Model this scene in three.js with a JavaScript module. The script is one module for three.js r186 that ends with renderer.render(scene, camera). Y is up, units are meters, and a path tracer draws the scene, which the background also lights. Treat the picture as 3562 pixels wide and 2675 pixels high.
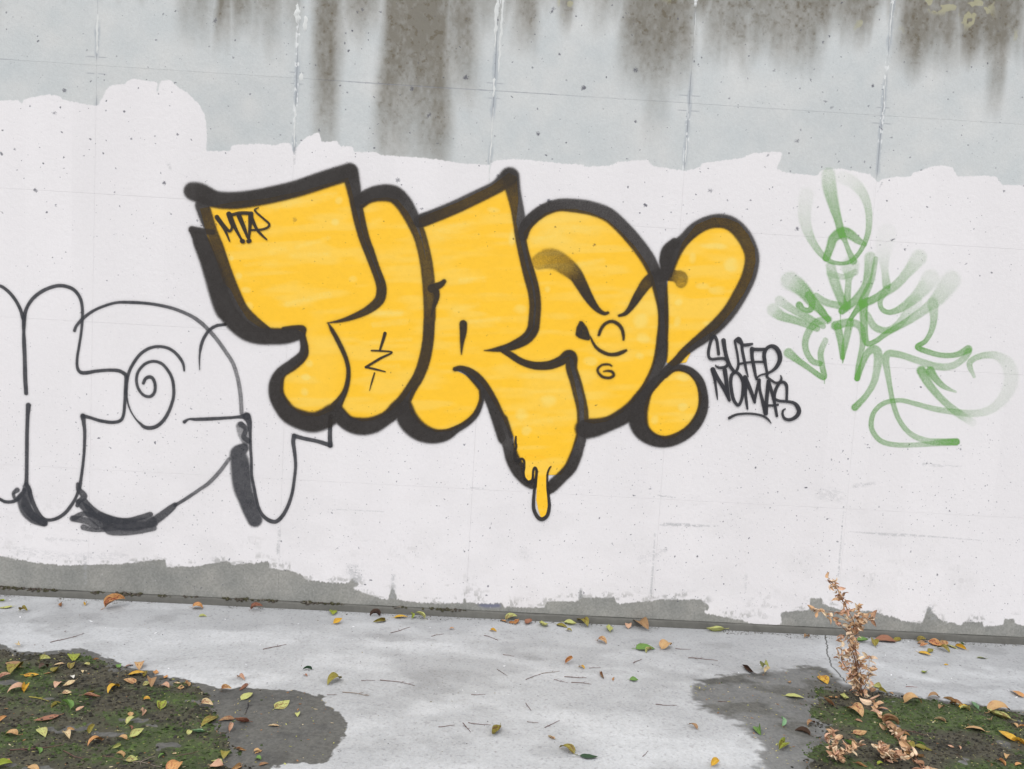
import * as THREE from 'three';
import { mergeGeometries } from 'three/addons/utils/BufferGeometryUtils.js';

// ---------------------------------------------------------------- camera, sky, sun, exposure
const scene = new THREE.Scene();
const camera = new THREE.PerspectiveCamera(49.52, 1024 / 769, 0.05, 400);
camera.rotation.order = 'YXZ';
camera.position.set(0.0681, 1.4458, 3.9138);
camera.rotation.set(-0.0807, -0.0235, 0.0575);
const renderer = new THREE.WebGLRenderer({ antialias: true });
renderer.toneMapping = THREE.LinearToneMapping;
renderer.toneMappingExposure = 0.925;
renderer.shadowMap.enabled = true;
renderer.setSize(1024, 769);

// even overcast sky: three times brighter overhead than at the horizon
{
  const W = 64, Hh = 32, d = new Float32Array(W * Hh * 4);
  for (let j = 0; j < Hh; j++) for (let i = 0; i < W; i++) {
    const el = Math.max(0, Math.sin(((j + 0.5) / Hh - 0.5) * Math.PI)), L = 2.35 * (1 + 2 * el) / 3;
    d.set([L * 0.985, L, L * 1.03, 1], (j * W + i) * 4);
  }
  const sky = new THREE.DataTexture(d, W, Hh, THREE.RGBAFormat, THREE.FloatType);
  sky.mapping = THREE.EquirectangularReflectionMapping; sky.magFilter = THREE.LinearFilter; sky.needsUpdate = true;
  scene.background = sky; scene.environment = sky;
}
const sun = new THREE.DirectionalLight(new THREE.Color(1, 0.97, 0.92), 1.2);
sun.position.set(-2.5, 7, 6); sun.castShadow = true; sun.shadow.radius = 30;
sun.shadow.mapSize.set(2048, 2048);
Object.assign(sun.shadow.camera, { left: -5, right: 5, top: 5, bottom: -5, near: 0.5, far: 25 });
scene.add(sun, sun.target);

// ---------------------------------------------------------------- helpers
let seed = 7;
const rnd = () => { seed = (seed + 0x6d2b79f5) | 0; let t = Math.imul(seed ^ (seed >>> 15), 1 | seed); t = (t + Math.imul(t ^ (t >>> 7), 61 | t)) ^ t; return ((t ^ (t >>> 14)) >>> 0) / 4294967296; };
const rr = (a, b) => a + (b - a) * rnd();
const clamp = (v, a = 0, b = 1) => (v < a ? a : v > b ? b : v);
const ss = (a, b, v) => { const t = clamp((v - a) / (b - a)); return t * t * (3 - 2 * t); };
const hash = (x, y) => { let h = Math.imul(x | 0, 374761393) + Math.imul(y | 0, 668265263); h = Math.imul(h ^ (h >>> 13), 1274126177); return ((h ^ (h >>> 16)) >>> 0) / 4294967296; };
function noise(x, y) {
  const xi = Math.floor(x), yi = Math.floor(y), u = x - xi, v = y - yi, a = u * u * (3 - 2 * u), b = v * v * (3 - 2 * v);
  const p = hash(xi, yi), q = hash(xi + 1, yi), r = hash(xi, yi + 1), s = hash(xi + 1, yi + 1);
  return p + (q - p) * a + (r - p) * b + (p - q - r + s) * a * b;
}
const fbm = (x, y, n = 3) => { let s = 0, w = 0.5, t = 0; for (let i = 0; i < n; i++) { s += noise(x, y) * w; t += w; w *= 0.5; x = x * 2.03 + 17.3; y = y * 2.03 + 5.1; } return s / t; };
const enc = new Uint8Array(4097);
for (let i = 0; i <= 4096; i++) { const v = i / 4096; enc[i] = Math.round(255 * (v <= 0.0031308 ? 12.92 * v : 1.055 * v ** (1 / 2.4) - 0.055)); }
const sr = (v) => enc[clamp(Math.round(v * 4096), 0, 4096)];
const lin = (r, g, b) => new THREE.Color().setStyle(`rgb(${r},${g},${b})`);
function dataTex(data, w, h, srgb = true, wrap = false) {
  const t = new THREE.DataTexture(data, w, h, THREE.RGBAFormat);
  if (srgb) t.colorSpace = THREE.SRGBColorSpace;
  t.magFilter = THREE.LinearFilter; t.minFilter = THREE.LinearFilter;
  if (wrap) t.wrapS = t.wrapT = THREE.RepeatWrapping;
  t.needsUpdate = true; return t;
}
const used = {};
function named(name) { const k = used[name] = (used[name] ?? -1) + 1; return k ? `${name}_${String(k).padStart(3, '0')}` : name; }
function tag(o, label, category, group, kind) {
  o.userData.label = label; if (category) o.userData.category = category; if (group) o.userData.group = group; if (kind) o.userData.kind = kind; return o;
}
function part(name, geo, mat, parent) { const m = new THREE.Mesh(geo, mat); m.name = name; m.castShadow = m.receiveShadow = true; parent.add(m); return m; }
function top(name, geo, mat) { const m = new THREE.Mesh(geo, mat); m.name = named(name); m.castShadow = m.receiveShadow = true; scene.add(m); return m; }
function geom(pos, uv, idx) {
  const g = new THREE.BufferGeometry();
  g.setAttribute('position', new THREE.Float32BufferAttribute(pos, 3));
  g.setAttribute('uv', new THREE.Float32BufferAttribute(uv, 2));
  g.setIndex(idx); g.computeVertexNormals(); return g;
}
// polygon (mm) drawn into a grey canvas over the rectangle x0..x1, y0..y1 (m); rows from y0 upward
function polyMask(polys, x0, y0, x1, y1, w, h, blur = 0) {
  const c = document.createElement('canvas'); c.width = w; c.height = h;
  const g = c.getContext('2d'); g.fillStyle = '#000'; g.fillRect(0, 0, w, h); g.fillStyle = '#fff';
  for (const p of polys) { g.beginPath(); for (let i = 0; i < p.length; i += 2) g.lineTo((p[i] / 1000 - x0) / (x1 - x0) * w, (p[i + 1] / 1000 - y0) / (y1 - y0) * h); g.closePath(); g.fill(); }
  const d = g.getImageData(0, 0, w, h).data; let m = new Float32Array(w * h);
  for (let i = 0; i < m.length; i++) m[i] = d[i * 4] / 255;
  for (let pass = 0; pass < (blur ? 2 : 0); pass++) {
    const r = blur, t = new Float32Array(w * h);
    for (let y = 0; y < h; y++) { let s = 0; for (let x = -r; x <= r; x++) s += m[y * w + clamp(x, 0, w - 1)]; for (let x = 0; x < w; x++) { t[y * w + x] = s / (2 * r + 1); s += m[y * w + Math.min(w - 1, x + r + 1)] - m[y * w + Math.max(0, x - r)]; } }
    for (let x = 0; x < w; x++) { let s = 0; for (let y = -r; y <= r; y++) s += t[clamp(y, 0, h - 1) * w + x]; for (let y = 0; y < h; y++) { m[y * w + x] = s / (2 * r + 1); s += t[Math.min(h - 1, y + r + 1) * w + x] - t[Math.max(0, y - r) * w + x]; } }
  }
  return m;
}

function curve(s) {
  const p = []; for (let i = 0; i < s.length; i += 4) p.push([s[i] / 1000, s[i + 1] / 1000, s[i + 2] / 2000, s[i + 3] / 100]);
  const out = [];
  for (let i = 0; i < p.length - 1; i++) {
    const a = p[Math.max(0, i - 1)], b = p[i], c = p[i + 1], d = p[Math.min(p.length - 1, i + 2)], n = Math.max(2, Math.ceil(Math.hypot(c[0] - b[0], c[1] - b[1]) / 0.0025));
    for (let k = 0; k < n; k++) { const t = k / n, q = [0, 1, 2, 3].map((j) => 0.5 * (2 * b[j] + (c[j] - a[j]) * t + (2 * a[j] - 5 * b[j] + 4 * c[j] - d[j]) * t * t + (3 * b[j] - a[j] - 3 * c[j] + d[j]) * t * t * t)); q[2] = Math.max(0.001, q[2]); out.push(q); }
  }
  out.push(p[p.length - 1]); return out;
}
// cover of a set of strokes over their bounding box: {alpha, w, h, box}
function spray(strokes, { res = 0.0014, soft = 0.2, minSoft = 0.0015, hollow = 0, mist = 0, rough = 0.12, build = 1, thinAt = 9 } = {}) {
  let x0 = 9, y0 = 9, x1 = -9, y1 = -9; const cs = strokes.map(curve);
  for (const c of cs) for (const [x, y, r] of c) { const m = r * 1.7 + 0.02; x0 = Math.min(x0, x - m); x1 = Math.max(x1, x + m); y0 = Math.min(y0, y - m); y1 = Math.max(y1, y + m); }
  const w = Math.min(2048, Math.ceil((x1 - x0) / res)), h = Math.min(2048, Math.ceil((y1 - y0) / res)), kx = w / (x1 - x0), ky = h / (y1 - y0), A = new Float32Array(w * h), D = new Float32Array(w * h), S = new Float32Array(w * h);
  for (const c of cs) {
    let a0 = w, b0 = h, a1 = 0, b1 = 0;
    for (const [x, y, r, al] of c) {
      const m = (r * (1 + soft) + minSoft + mist) * 1.02, i0 = Math.max(0, Math.floor((x - m - x0) * kx)), i1 = Math.min(w - 1, Math.ceil((x + m - x0) * kx)), j0 = Math.max(0, Math.floor((y - m - y0) * ky)), j1 = Math.min(h - 1, Math.ceil((y + m - y0) * ky));
      if (i0 < a0) a0 = i0; if (j0 < b0) b0 = j0; if (i1 > a1) a1 = i1; if (j1 > b1) b1 = j1;
      const s = Math.max(minSoft, r * soft);
      for (let j = j0; j <= j1; j++) for (let i = i0; i <= i1; i++) {
        const dx = x0 + (i + 0.5) / kx - x, dy = y0 + (j + 0.5) / ky - y, d = Math.sqrt(dx * dx + dy * dy);
        let v = al * (1 - ss(r - s, r + s, d)); if (hollow) v *= 1 - hollow * (1 - Math.min(1, d / r) ** 2) * (thinAt > 1 ? 1 : 0.15 + 0.85 * ss(thinAt + 0.03, thinAt - 0.07, al));
        if (mist) v = Math.max(v, al * 0.16 * Math.max(0, 1 - (d - r) / mist) ** 2 * (d > r * 0.8 ? 1 : 0));
        const o = j * w + i, key = d / r;
        if (S[o] === 0 || key < D[o]) { D[o] = key; S[o] = Math.max(1e-6, v); }
      }
    }
    for (let j = b0; j <= b1; j++) for (let i = a0; i <= a1; i++) { const o = j * w + i; if (S[o] > 0) { const both = 1 - (1 - A[o]) * (1 - S[o]); A[o] = Math.max(A[o], S[o]) + (both - Math.max(A[o], S[o])) * build; S[o] = 0; } }
  }
  for (let o = 0; o < A.length; o++) if (A[o] > 0.002) { const i = o % w, j = (o / w) | 0, n = fbm(i * 0.09, j * 0.09, 2), f = hash(i, j); const edge = A[o] * (1 - A[o]) * 4; const big = fbm(i * 0.018, j * 0.018 + 7, 2); A[o] = clamp(A[o] * (1 - rough * (n * 0.6 + f * 0.4 + big * 0.5)) + edge * (f - 0.5) * 0.5); }
  return { A, w, h, x0, y0, x1, y1 };
}
// ---------------------------------------------------------------- measured outlines, in millimetres on the wall (x, height) or on the ground (x, distance from the wall)
const COAT = [-2701,2259,-2388,2279,-2231,2288,-2152,2296,-2134,2279,-2121,2303,-2064,2319,-2011,2329,-1974,2328,-1948,2311,-1864,2298,-1795,2292,-1775,2322,-1754,2370,-1729,2390,-1671,2396,-1663,2412,-1634,2422,-1524,2413,-1528,2384,-1538,2337,-1520,2385,-1513,2424,-1466,2427,-1444,2405,-1391,2377,-1337,2328,-1306,2273,-1296,2195,-1298,2121,-1193,2128,-1181,2155,-1061,2168,-994,2165,-956,2178,-914,2181,-899,2125,-890,2162,-851,2207,-788,2239,-773,2193,-701,2203,-693,2179,-637,2185,-622,2157,-528,2163,-496,2152,-378,2151,-270,2150,-135,2137,-5,2137,21,2159,106,2170,234,2170,343,2163,430,2166,436,2155,570,2172,586,2186,731,2205,744,2182,859,2168,903,2165,972,2184,977,2204,1073,2223,1165,2240,1207,2264,1288,2274,1302,2276,1346,2279,1344,2235,1325,2201,1387,2184,1519,2181,1544,2209,1631,2220,1770,2202,1807,2166,1827,2184,1897,2199,1963,2203,1968,2219,2041,2250,2095,2264,2151,2257,2177,2216,2298,2228,2359,2227,2396,2191,2496,2194,2767,2208,3044,2230,3285,105,2878,93,2725,85,2682,98,2671,119,2626,119,2622,87,2530,74,2519,95,2422,95,2416,74,2308,97,2273,128,2244,168,2235,118,2221,75,2148,79,2065,100,1958,125,1821,120,1731,144,1724,174,1664,173,1661,114,1530,97,1527,32,1428,20,1329,48,1143,73,1181,102,1130,140,939,130,895,122,775,103,722,100,713,128,562,119,547,162,541,99,465,97,387,91,376,60,183,54,167,74,99,65,1,65,-14,95,-17,63,-126,56,-231,54,-329,64,-354,124,-352,163,-364,108,-372,59,-464,80,-555,112,-511,128,-549,160,-570,132,-652,130,-667,131,-771,141,-794,163,-854,182,-943,186,-949,219,-1121,194,-1143,213,-1298,179,-1434,166,-1439,206,-1556,186,-1658,171,-1922,149,-2069,159,-2142,169,-2215,180,-2506,165,-2869,146];
const BLUE = [54,62,162,70,170,52,100,46,69,50];
const STAINS = [
  [-1426,-1285,2598,50],
  [-1278,-1220,2554,95],
  [-1227,-1104,2622,80],
  [-1116,-987,2566,60],
  [-1002,-898,2674,40],
  [-829,-698,2058,80],
  [-717,-536,2695,60],
  [-526,-205,1951,90],
  [-242,-85,2405,75],
  [-120,10,2731,50],
  [10,62,2762,50],
  [52,196,2641,70],
  [217,426,2818,50],
  [428,586,2767,55],
  [574,883,2538,78],
  [693,799,2332,40],
  [934,1171,2622,70],
  [1143,1487,2678,68],
  [1481,1667,2822,70],
  [1616,1682,2788,70],
  [1821,2113,2680,85],
  [2111,2421,2738,85],
  [2269,2349,2533,60],
  [2420,2738,2783,80],
  [-2616,-2234,2643,40]
];
const SCUFFS = [
  [928,501,8,50,1031,500,14,60,1174,502,6,40],
  [1826,510,4,40,2027,506,13,60,2147,508,10,50,2469,501,4,30],
  [1830,732,19,35,1924,751,14,30],
  [1667,688,48,25,1755,683,56,25],
  [2152,857,14,40,2232,854,10,40,2336,855,6,30],
  [903,635,8,40,958,632,6,40],
  [888,638,9,40,972,632,7,40],
  [913,495,14,45,982,498,14,40],
  [-7,627,6,50,53,626,6,40],
  [-666,488,6,30,-415,490,6,30],
  [886,448,9,45,888,318,9,50,888,157,11,60],
  [255,339,52,12,279,317,52,12],
  [-551,198,52,50,-519,146,45,60],
  [-904,370,12,40,-909,263,16,50],
  [-1817,201,16,50,-1812,72,15,40],
  [1787,630,5,40,1788,486,6,40,1790,291,10,50],
  [1340,268,16,25,1345,204,11,30],
  [835,323,45,20,944,375,23,30],
  [-1997,275,15,30,-1807,273,10,30],
  [-353,178,18,50,-353,78,27,50],
  [2254,152,32,60,2275,104,40,50],
  [548,163,12,60,547,124,23,60],
  [-2142,214,44,25,-1923,196,37,20,-1630,211,37,25],
  [-1468,2053,16,30,-1456,2027,9,35],
  [1828,2168,7,50,1810,2123,4,30],
  [-895,2162,13,60,-895,2088,7,45],
  [5,2153,13,50,1,2116,5,30]
];
const scuff = spray(SCUFFS, { res: 0.0025, soft: 0.8, rough: 0.2 });

// ---------------------------------------------------------------- wall
const BOTTOM = 0.031, ROWS = [BOTTOM, 0.62, 1.311, 1.899, 2.4715, 3.045, 3.62], COL = 0.9;
const TX = 3.6, TY = 3.045, TW = 2048, TH = 1732;             // each of two colour maps spans 3.6 m by 3.045 m
const pits = [];
for (let i = 0; i < 8600; i++) {
  const big = rnd(), r = big > 0.985 ? rr(0.004, 0.0065) : big > 0.8 ? rr(0.002, 0.0032) : rr(0.0009, 0.0018);
  let x = rr(-3.6, 3.6), y = rnd() < 0.45 ? rr(0.05, 1.0) : rr(0.05, 3.04);
  pits.push([x, y, r, rr(0.5, 1), rr(0, Math.PI), rr(0.45, 1)]);
}
for (let i = 0; i < 520; i++) pits.push([rr(-3.6, 3.6), rr(1.75, 3.04), rnd() > 0.85 ? rr(0.006, 0.011) : rr(0.0025, 0.005), rr(0.7, 1.5), rr(0, Math.PI), rr(0.35, 0.85)]);
function stampPits(data, w, h, x0, y0, x1, y1, dark) {
  const kx = w / (x1 - x0), ky = h / (y1 - y0);
  for (const [px, py, r, q, a, s] of pits) {
    if (px < x0 - r || px > x1 + r || py < y0 - r || py > y1 + r) continue;
    const n = Math.ceil(r * 1.6 * kx) + 1, cx = (px - x0) * kx, cy = (py - y0) * ky, ca = Math.cos(a), sa = Math.sin(a);
    for (let j = Math.floor(cy - n); j <= cy + n; j++) for (let i = Math.floor(cx - n); i <= cx + n; i++) {
      if (i < 0 || j < 0 || i >= w || j >= h) continue;
      const dx = (i + 0.5 - cx) / kx, dy = (j + 0.5 - cy) / ky, u = (dx * ca + dy * sa) / r, v = (dy * ca - dx * sa) / (r * q * 0.7);
      const k = (1 - ss(0.55, 1.25, Math.hypot(u, v) + (noise(i * 0.55 + px * 77, j * 0.55) - 0.5) * 1.5)) * s;
      if (k <= 0) continue;
      const o = (j * w + i) * 4; for (let c = 0; c < 3; c++) data[o + c] = data[o + c] * (1 - k) + dark[c] * k;
    }
  }
}
function wallMap(x0) {
  const data = new Uint8Array(TW * TH * 4), cover = polyMask([COAT], x0, 0, x0 + TX, TY, TW, TH, 3), wide = polyMask([COAT], x0, 0, x0 + TX, TY, TW, TH, 16), blue = polyMask([BLUE], x0, 0, x0 + TX, TY, TW, TH, 3);
  const st = STAINS.map(([a, b, y, s]) => [a / 1000, b / 1000, y / 1000, s / 100]).filter(([a, b]) => b > x0 - 0.2 && a < x0 + TX + 0.2);
  for (let j = 0; j < TH; j++) for (let i = 0; i < TW; i++) {
    const x = x0 + (i + 0.5) / TW * TX, y = (j + 0.5) / TH * TY, o = j * TW + i;
    const solid = cover[o] > 0.995 && y > 0.75, g = hash(i + (x0 > -1 ? 9999 : 0), j), big = fbm(x * 1.7, y * 1.7 + 9), mid = fbm(x * 9, y * 9, 3), fine = noise(x * 160, y * 160), pan = hash(Math.floor(x / COL), y > 2.4715 ? 2 : 1);
    // bare concrete
    let b = 0.535 * (0.93 + 0.1 * big + 0.14 * (mid - 0.5) + 0.07 * (fine - 0.5) + 0.05 * (g - 0.5) + 0.05 * pan);
    let R = b * (0.955 + 0.05 * mid), G = b * 1.008, B = b * (1.022 - 0.03 * mid);
    if (y < 0.75) { const e = 0.47 + 0.14 * (mid - 0.5) + 0.1 * (fine - 0.5); R *= e * 1.04; G *= e; B *= e * 0.93; }
    // run-off stains
    if (y > 1.85 && !solid) {
      let s = 0; const wob = (fbm(x * 9 + 3, y * 2.2, 2) - 0.5) * 0.05, streak = fbm(x * 13, y * 1.7 + 40, 3), grain = fbm(x * 60, y * 40, 3);
      for (const [a, q, yb, k] of st) {
        const xx = x + wob; if (xx < a - 0.06 || xx > q + 0.06) continue;
        const e = Math.min(0.045, (q - a) * 0.3), side = ss(a - e, a + e, xx) * (1 - ss(q - e, q + e, xx)), yy = y + (streak - 0.5) * 0.2, f = ss(yb - 0.05, yb + Math.max(0.16, (2.95 - yb) * 0.75), yy);
        s = Math.max(s, k * side * Math.pow(f, 0.65));
      }
      s = Math.max(s, 0.75 * ss(2.8, 3.06, y + (streak - 0.5) * 0.4 + 0.06 * ss(-1, 1.5, x)));
      s = clamp(s * (0.92 + 0.4 * streak + 0.5 * (grain - 0.5)));
      const sp = ss(0.58, 0.88, fbm(x * 60, y * 60, 3)) * (s + 0.12 * ss(0.5, 0.7, big)) * 0.2; s = clamp(s * 0.88 + sp);
      R += (0.14 - R) * s; G += (0.122 - G) * s; B += (0.09 - B) * s;
      const li = ss(0.6, 0.68, fbm(x * 34, y * 34 + 70, 2)) * ss(0.55, 0.7, fbm(x * 6 + 8, y * 6, 2)) * ss(2.8, 2.9, y) * ss(0.2, 0.5, s) * 0.7;
      R += (0.4 - R) * li; G += (0.38 - G) * li; B += (0.24 - B) * li;
      // cement lines left by the form joints
      const vx = (x + 9 + (noise(x * 3, y * 9) - 0.5) * 0.006) / COL, dv = Math.abs(vx - Math.round(vx)) * COL, id = Math.round(vx);
      const jn = noise(id * 7, y * 7), smear = (1 - ss(0.003, 0.017, dv + (fbm(x * 90, y * 26, 2) - 0.5) * 0.012)) * ss(0.3, 0.62, jn), lv = (1 - ss(0.0008, 0.003, dv)) * ss(0.25, 0.5, jn);
      R += (0.32 - R) * smear * 0.6; G += (0.35 - G) * smear * 0.6; B += (0.385 - B) * smear * 0.6;
      R += (0.22 - R) * lv * 0.6; G += (0.23 - G) * lv * 0.6; B += (0.26 - B) * lv * 0.6;
      const wf = (1 - ss(0.004, 0.016, dv)) * ss(0.6, 0.72, fbm(x * 130, y * 45 + id * 9, 2)) * ss(0.45, 0.6, noise(id * 11 + 3, y * 5)); R += (0.68 - R) * wf; G += (0.69 - G) * wf; B += (0.69 - B) * wf;
      const mk = Math.abs(Math.abs(y - 2.4715) - 0.031 + (noise(id * 5, 2) - 0.5) * 0.012), md = (1 - ss(0.001, 0.0035, mk)) * ss(0.006, 0.012, dv) * (1 - ss(0.03, 0.05, dv + (noise(id * 3, y > 2.4715 ? 4 : 9) - 0.5) * 0.03)) * (id > 7.5 ? 0.55 : 0.2);
      R += (0.26 - R) * md; G += (0.27 - G) * md; B += (0.3 - B) * md;
      const dh = Math.abs(y - 2.4715 + (noise(x * 4, 3) - 0.5) * 0.004), lh = (1 - ss(0.0008, 0.0036, dh)) * ss(0.38, 0.6, noise(x * 2.1 + 4, 12)) * (0.35 + 0.65 * noise(x * 50, 5));
      R += (0.24 - R) * lh * 0.7; G += (0.25 - G) * lh * 0.7; B += (0.29 - B) * lh * 0.7;
    }
    // white roller coat; thin and brushed out towards its lower edge
    const low = y < 0.75 ? 1 : 0, n2 = solid ? 0.5 : fbm(x * 120, y * 60, 2), n3 = low ? fbm(x * 22, y * 40 + 3, 2) : 0;
    let k = solid ? 1 : ss(0.25, 0.75, cover[o] + (n2 - 0.5) * (low ? 0.9 : 0.55));
    if (low) { const thin = ss(0.5, 0.72, n3) * ss(0.5, 0.3, y) * (1 - ss(0.75, 1, wide[o] + (fbm(x * 3, y * 3, 2) - 0.5) * 0.5)); k *= 1 - thin * 0.55 * ss(0.3, 0.62, n2); k *= 1 - 0.06 * ss(0.45, 0.72, fbm(x * 5, y * 8 + 30, 3)) * (0.6 + 0.8 * n2) * ss(0.9, 0.35, y); }
    const lap = noise(Math.floor(x / 0.21 + 0.3 * noise(y * 2, 4)) * 3.7, y * 1.1), roll = 0.975 + 0.05 * (fbm(x * 6, y * 1.4 + 20, 2) - 0.5) + 0.03 * (lap - 0.5) + 0.04 * (big - 0.5) + 0.03 * (fine - 0.5) + 0.02 * (g - 0.5);
    R += (0.738 * roll - R) * k; G += (0.712 * roll - G) * k; B += (0.72 * roll - B) * k;
    const ci = Math.floor((x - scuff.x0) / (scuff.x1 - scuff.x0) * scuff.w), cj = Math.floor((y - scuff.y0) / (scuff.y1 - scuff.y0) * scuff.h);
    if (ci >= 0 && cj >= 0 && ci < scuff.w && cj < scuff.h) { const q = scuff.A[cj * scuff.w + ci]; if (q > 0.01) { const t = q * ss(0.35, 0.6, fbm(x * 70, y * 150, 2) + q * 0.25); R += (0.33 - R) * t; G += (0.335 - G) * t; B += (0.345 - B) * t; } }
    const bl = blue[o] * 0.7 * (1 - k); R += (0.09 - R) * bl; G += (0.1 - G) * bl; B += (0.2 - B) * bl;
    data[o * 4] = sr(R); data[o * 4 + 1] = sr(G); data[o * 4 + 2] = sr(B); data[o * 4 + 3] = 255;
  }
  stampPits(data, TW, TH, x0, 0, x0 + TX, TY, [84, 84, 92]);
  return dataTex(data, TW, TH);
}
const grain = (() => {                                            // fine relief, repeats every 0.8 m
  const N = 1024, d = new Uint8Array(N * N * 4);
  const per = (x, y, p) => { const xi = Math.floor(x), yi = Math.floor(y), u = x - xi, v = y - yi, m = (a, b) => hash(((a % p) + p) % p + 31 * p, ((b % p) + p) % p); return (m(xi, yi) * (1 - u) + m(xi + 1, yi) * u) * (1 - v) + (m(xi, yi + 1) * (1 - u) + m(xi + 1, yi + 1) * u) * v; };
  for (let j = 0; j < N; j++) for (let i = 0; i < N; i++) { const v = 255 * (0.35 * per(i / 64, j / 64, 16) + 0.35 * per(i / 16, j / 16, 64) + 0.3 * per(i / 4, j / 4, 256)), o = (j * N + i) * 4; d[o] = d[o + 1] = d[o + 2] = v; d[o + 3] = 255; }
  return dataTex(d, N, N, false, true);
})();
const grainAt = (u, v) => { const t = grain.clone(); t.repeat.set(u, v); t.needsUpdate = true; return t; };
const plainConcrete = (() => {
  const N = 512, d = new Uint8Array(N * N * 4);
  for (let j = 0; j < N; j++) for (let i = 0; i < N; i++) { const v = 0.3 * (0.8 + 0.3 * fbm(i / 40, j / 40) + 0.1 * hash(i, j)), o = (j * N + i) * 4; d[o] = sr(v); d[o + 1] = sr(v); d[o + 2] = sr(v * 0.98); d[o + 3] = 255; }
  const t = dataTex(d, N, N); t.wrapS = t.wrapT = THREE.MirroredRepeatWrapping; return t;
})();
const wallMats = [-TX, 0].map((x0) => new THREE.MeshStandardMaterial({ name: 'painted concrete', map: wallMap(x0), roughness: 0.86, bumpMap: grainAt(TX / 0.8, TY / 0.8), bumpScale: 0.0011 }));
const bareMat = new THREE.MeshStandardMaterial({ name: 'bare concrete', map: plainConcrete, roughness: 0.9 });

const wall = new THREE.Group(); wall.name = 'concrete_wall'; scene.add(wall);
tag(wall, 'grey concrete wall, its middle coated white and sprayed with graffiti', 'wall');
function panelGeo(x0, y0, x1, y1, map) {
  const e = 0.0005, q = 0.0002, t = 0.12, g = 0.0002, P = [], U = [], I = [];
  const ring = (i, z) => [[x0 + g + i, y0 + g + i, z], [x1 - g - i, y0 + g + i, z], [x1 - g - i, y1 - g - i, z], [x0 + g + i, y1 - g - i, z]];
  const rings = [ring(0, -t), ring(0, -q), ring(e, 0)];
  const push = (a) => { for (const p of a) { P.push(...p); U.push(...map(p[0], p[1])); } return P.length / 3 - a.length; };
  const quad = (a, b, c, d) => { const k = push([a, b, c, d]); I.push(k, k + 1, k + 2, k, k + 2, k + 3); };
  quad(...rings[2]);
  for (let s = 0; s < 2; s++) for (let i = 0; i < 4; i++) quad(rings[s][i], rings[s][(i + 1) % 4], rings[s + 1][(i + 1) % 4], rings[s + 1][i]);
  return geom(P, U, I);
}
for (let c = -8; c < 8; c++) for (let r = 0; r < 6; r++) {
  const x0 = c * COL, inside = c >= -4 && c < 4 && r < 5, half = c < 0 ? 0 : 1, ox = half ? 0 : -TX;
  part('panel', panelGeo(x0, ROWS[r], x0 + COL, ROWS[r + 1], inside ? (x, y) => [(x - ox) / TX, y / TY] : (x, y) => [x / 1.3, y / 1.3]), inside ? wallMats[half] : bareMat, wall);
}
part('core', new THREE.BoxGeometry(14.4, 3.58, 0.2).translate(0, 1.83, -0.225), bareMat, wall);

// fins of cement that leaked out of the form joints
const finMat = new THREE.MeshStandardMaterial({ name: 'cement fin', color: new THREE.Color(0.62, 0.63, 0.62), roughness: 0.95 });
function fin(x, y0, y1, w, out) {
  const n = Math.max(6, Math.round((y1 - y0) / 0.008)), P = [], U = [], I = [];
  for (let k = 0; k <= n; k++) {
    const y = y0 + (y1 - y0) * k / n, e = Math.max(0, Math.sin(Math.PI * k / n)) ** 0.4, a = 0.7 * w * e * (0.25 + noise(k * 0.6, x * 50)) * 0.7, b = 0.7 * w * e * (0.25 + noise(k * 0.6, x * 50 + 20)) * 0.7, z = 0.6 * out * e * (0.35 + 0.65 * noise(k * 0.8, x * 31 + 8)), j = (noise(k * 0.25, x * 9) - 0.5) * 0.004;
    P.push(x - a + j, y, 0.0002, x + j, y, z, x + b + j, y, 0.0002); U.push(0, y, 0.5, y, 1, y);
    if (k) { const o = k * 3; I.push(o - 3, o - 2, o + 1, o - 3, o + 1, o, o - 2, o - 1, o + 2, o - 2, o + 2, o + 1); }
  }
  part('cement_fin', geom(P, U, I), finMat, wall);
}
fin(-1.8, 2.52, 2.7, 0.017, 0.006); fin(-0.006, 2.66, 3.04, 0.02, 0.008); fin(0.018, 2.55, 3.0, 0.016, 0.005); fin(-0.9, 2.16, 2.33, 0.009, 0.004); fin(-0.905, 2.71, 2.8, 0.034, 0.012); fin(-0.87, 2.68, 2.75, 0.03, 0.009); fin(-0.88, 2.46, 2.5, 0.02, 0.004); fin(0.0, 2.44, 2.53, 0.02, 0.004);
fin(0.9, 2.76, 2.88, 0.004, 0.004); fin(0.9, 2.2, 2.32, 0.008, 0.004); fin(1.8, 2.78, 3.03, 0.007, 0.006); fin(1.8, 2.5, 2.68, 0.004, 0.003); fin(0.001, 2.04, 2.4, 0.007, 0.004);

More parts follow.
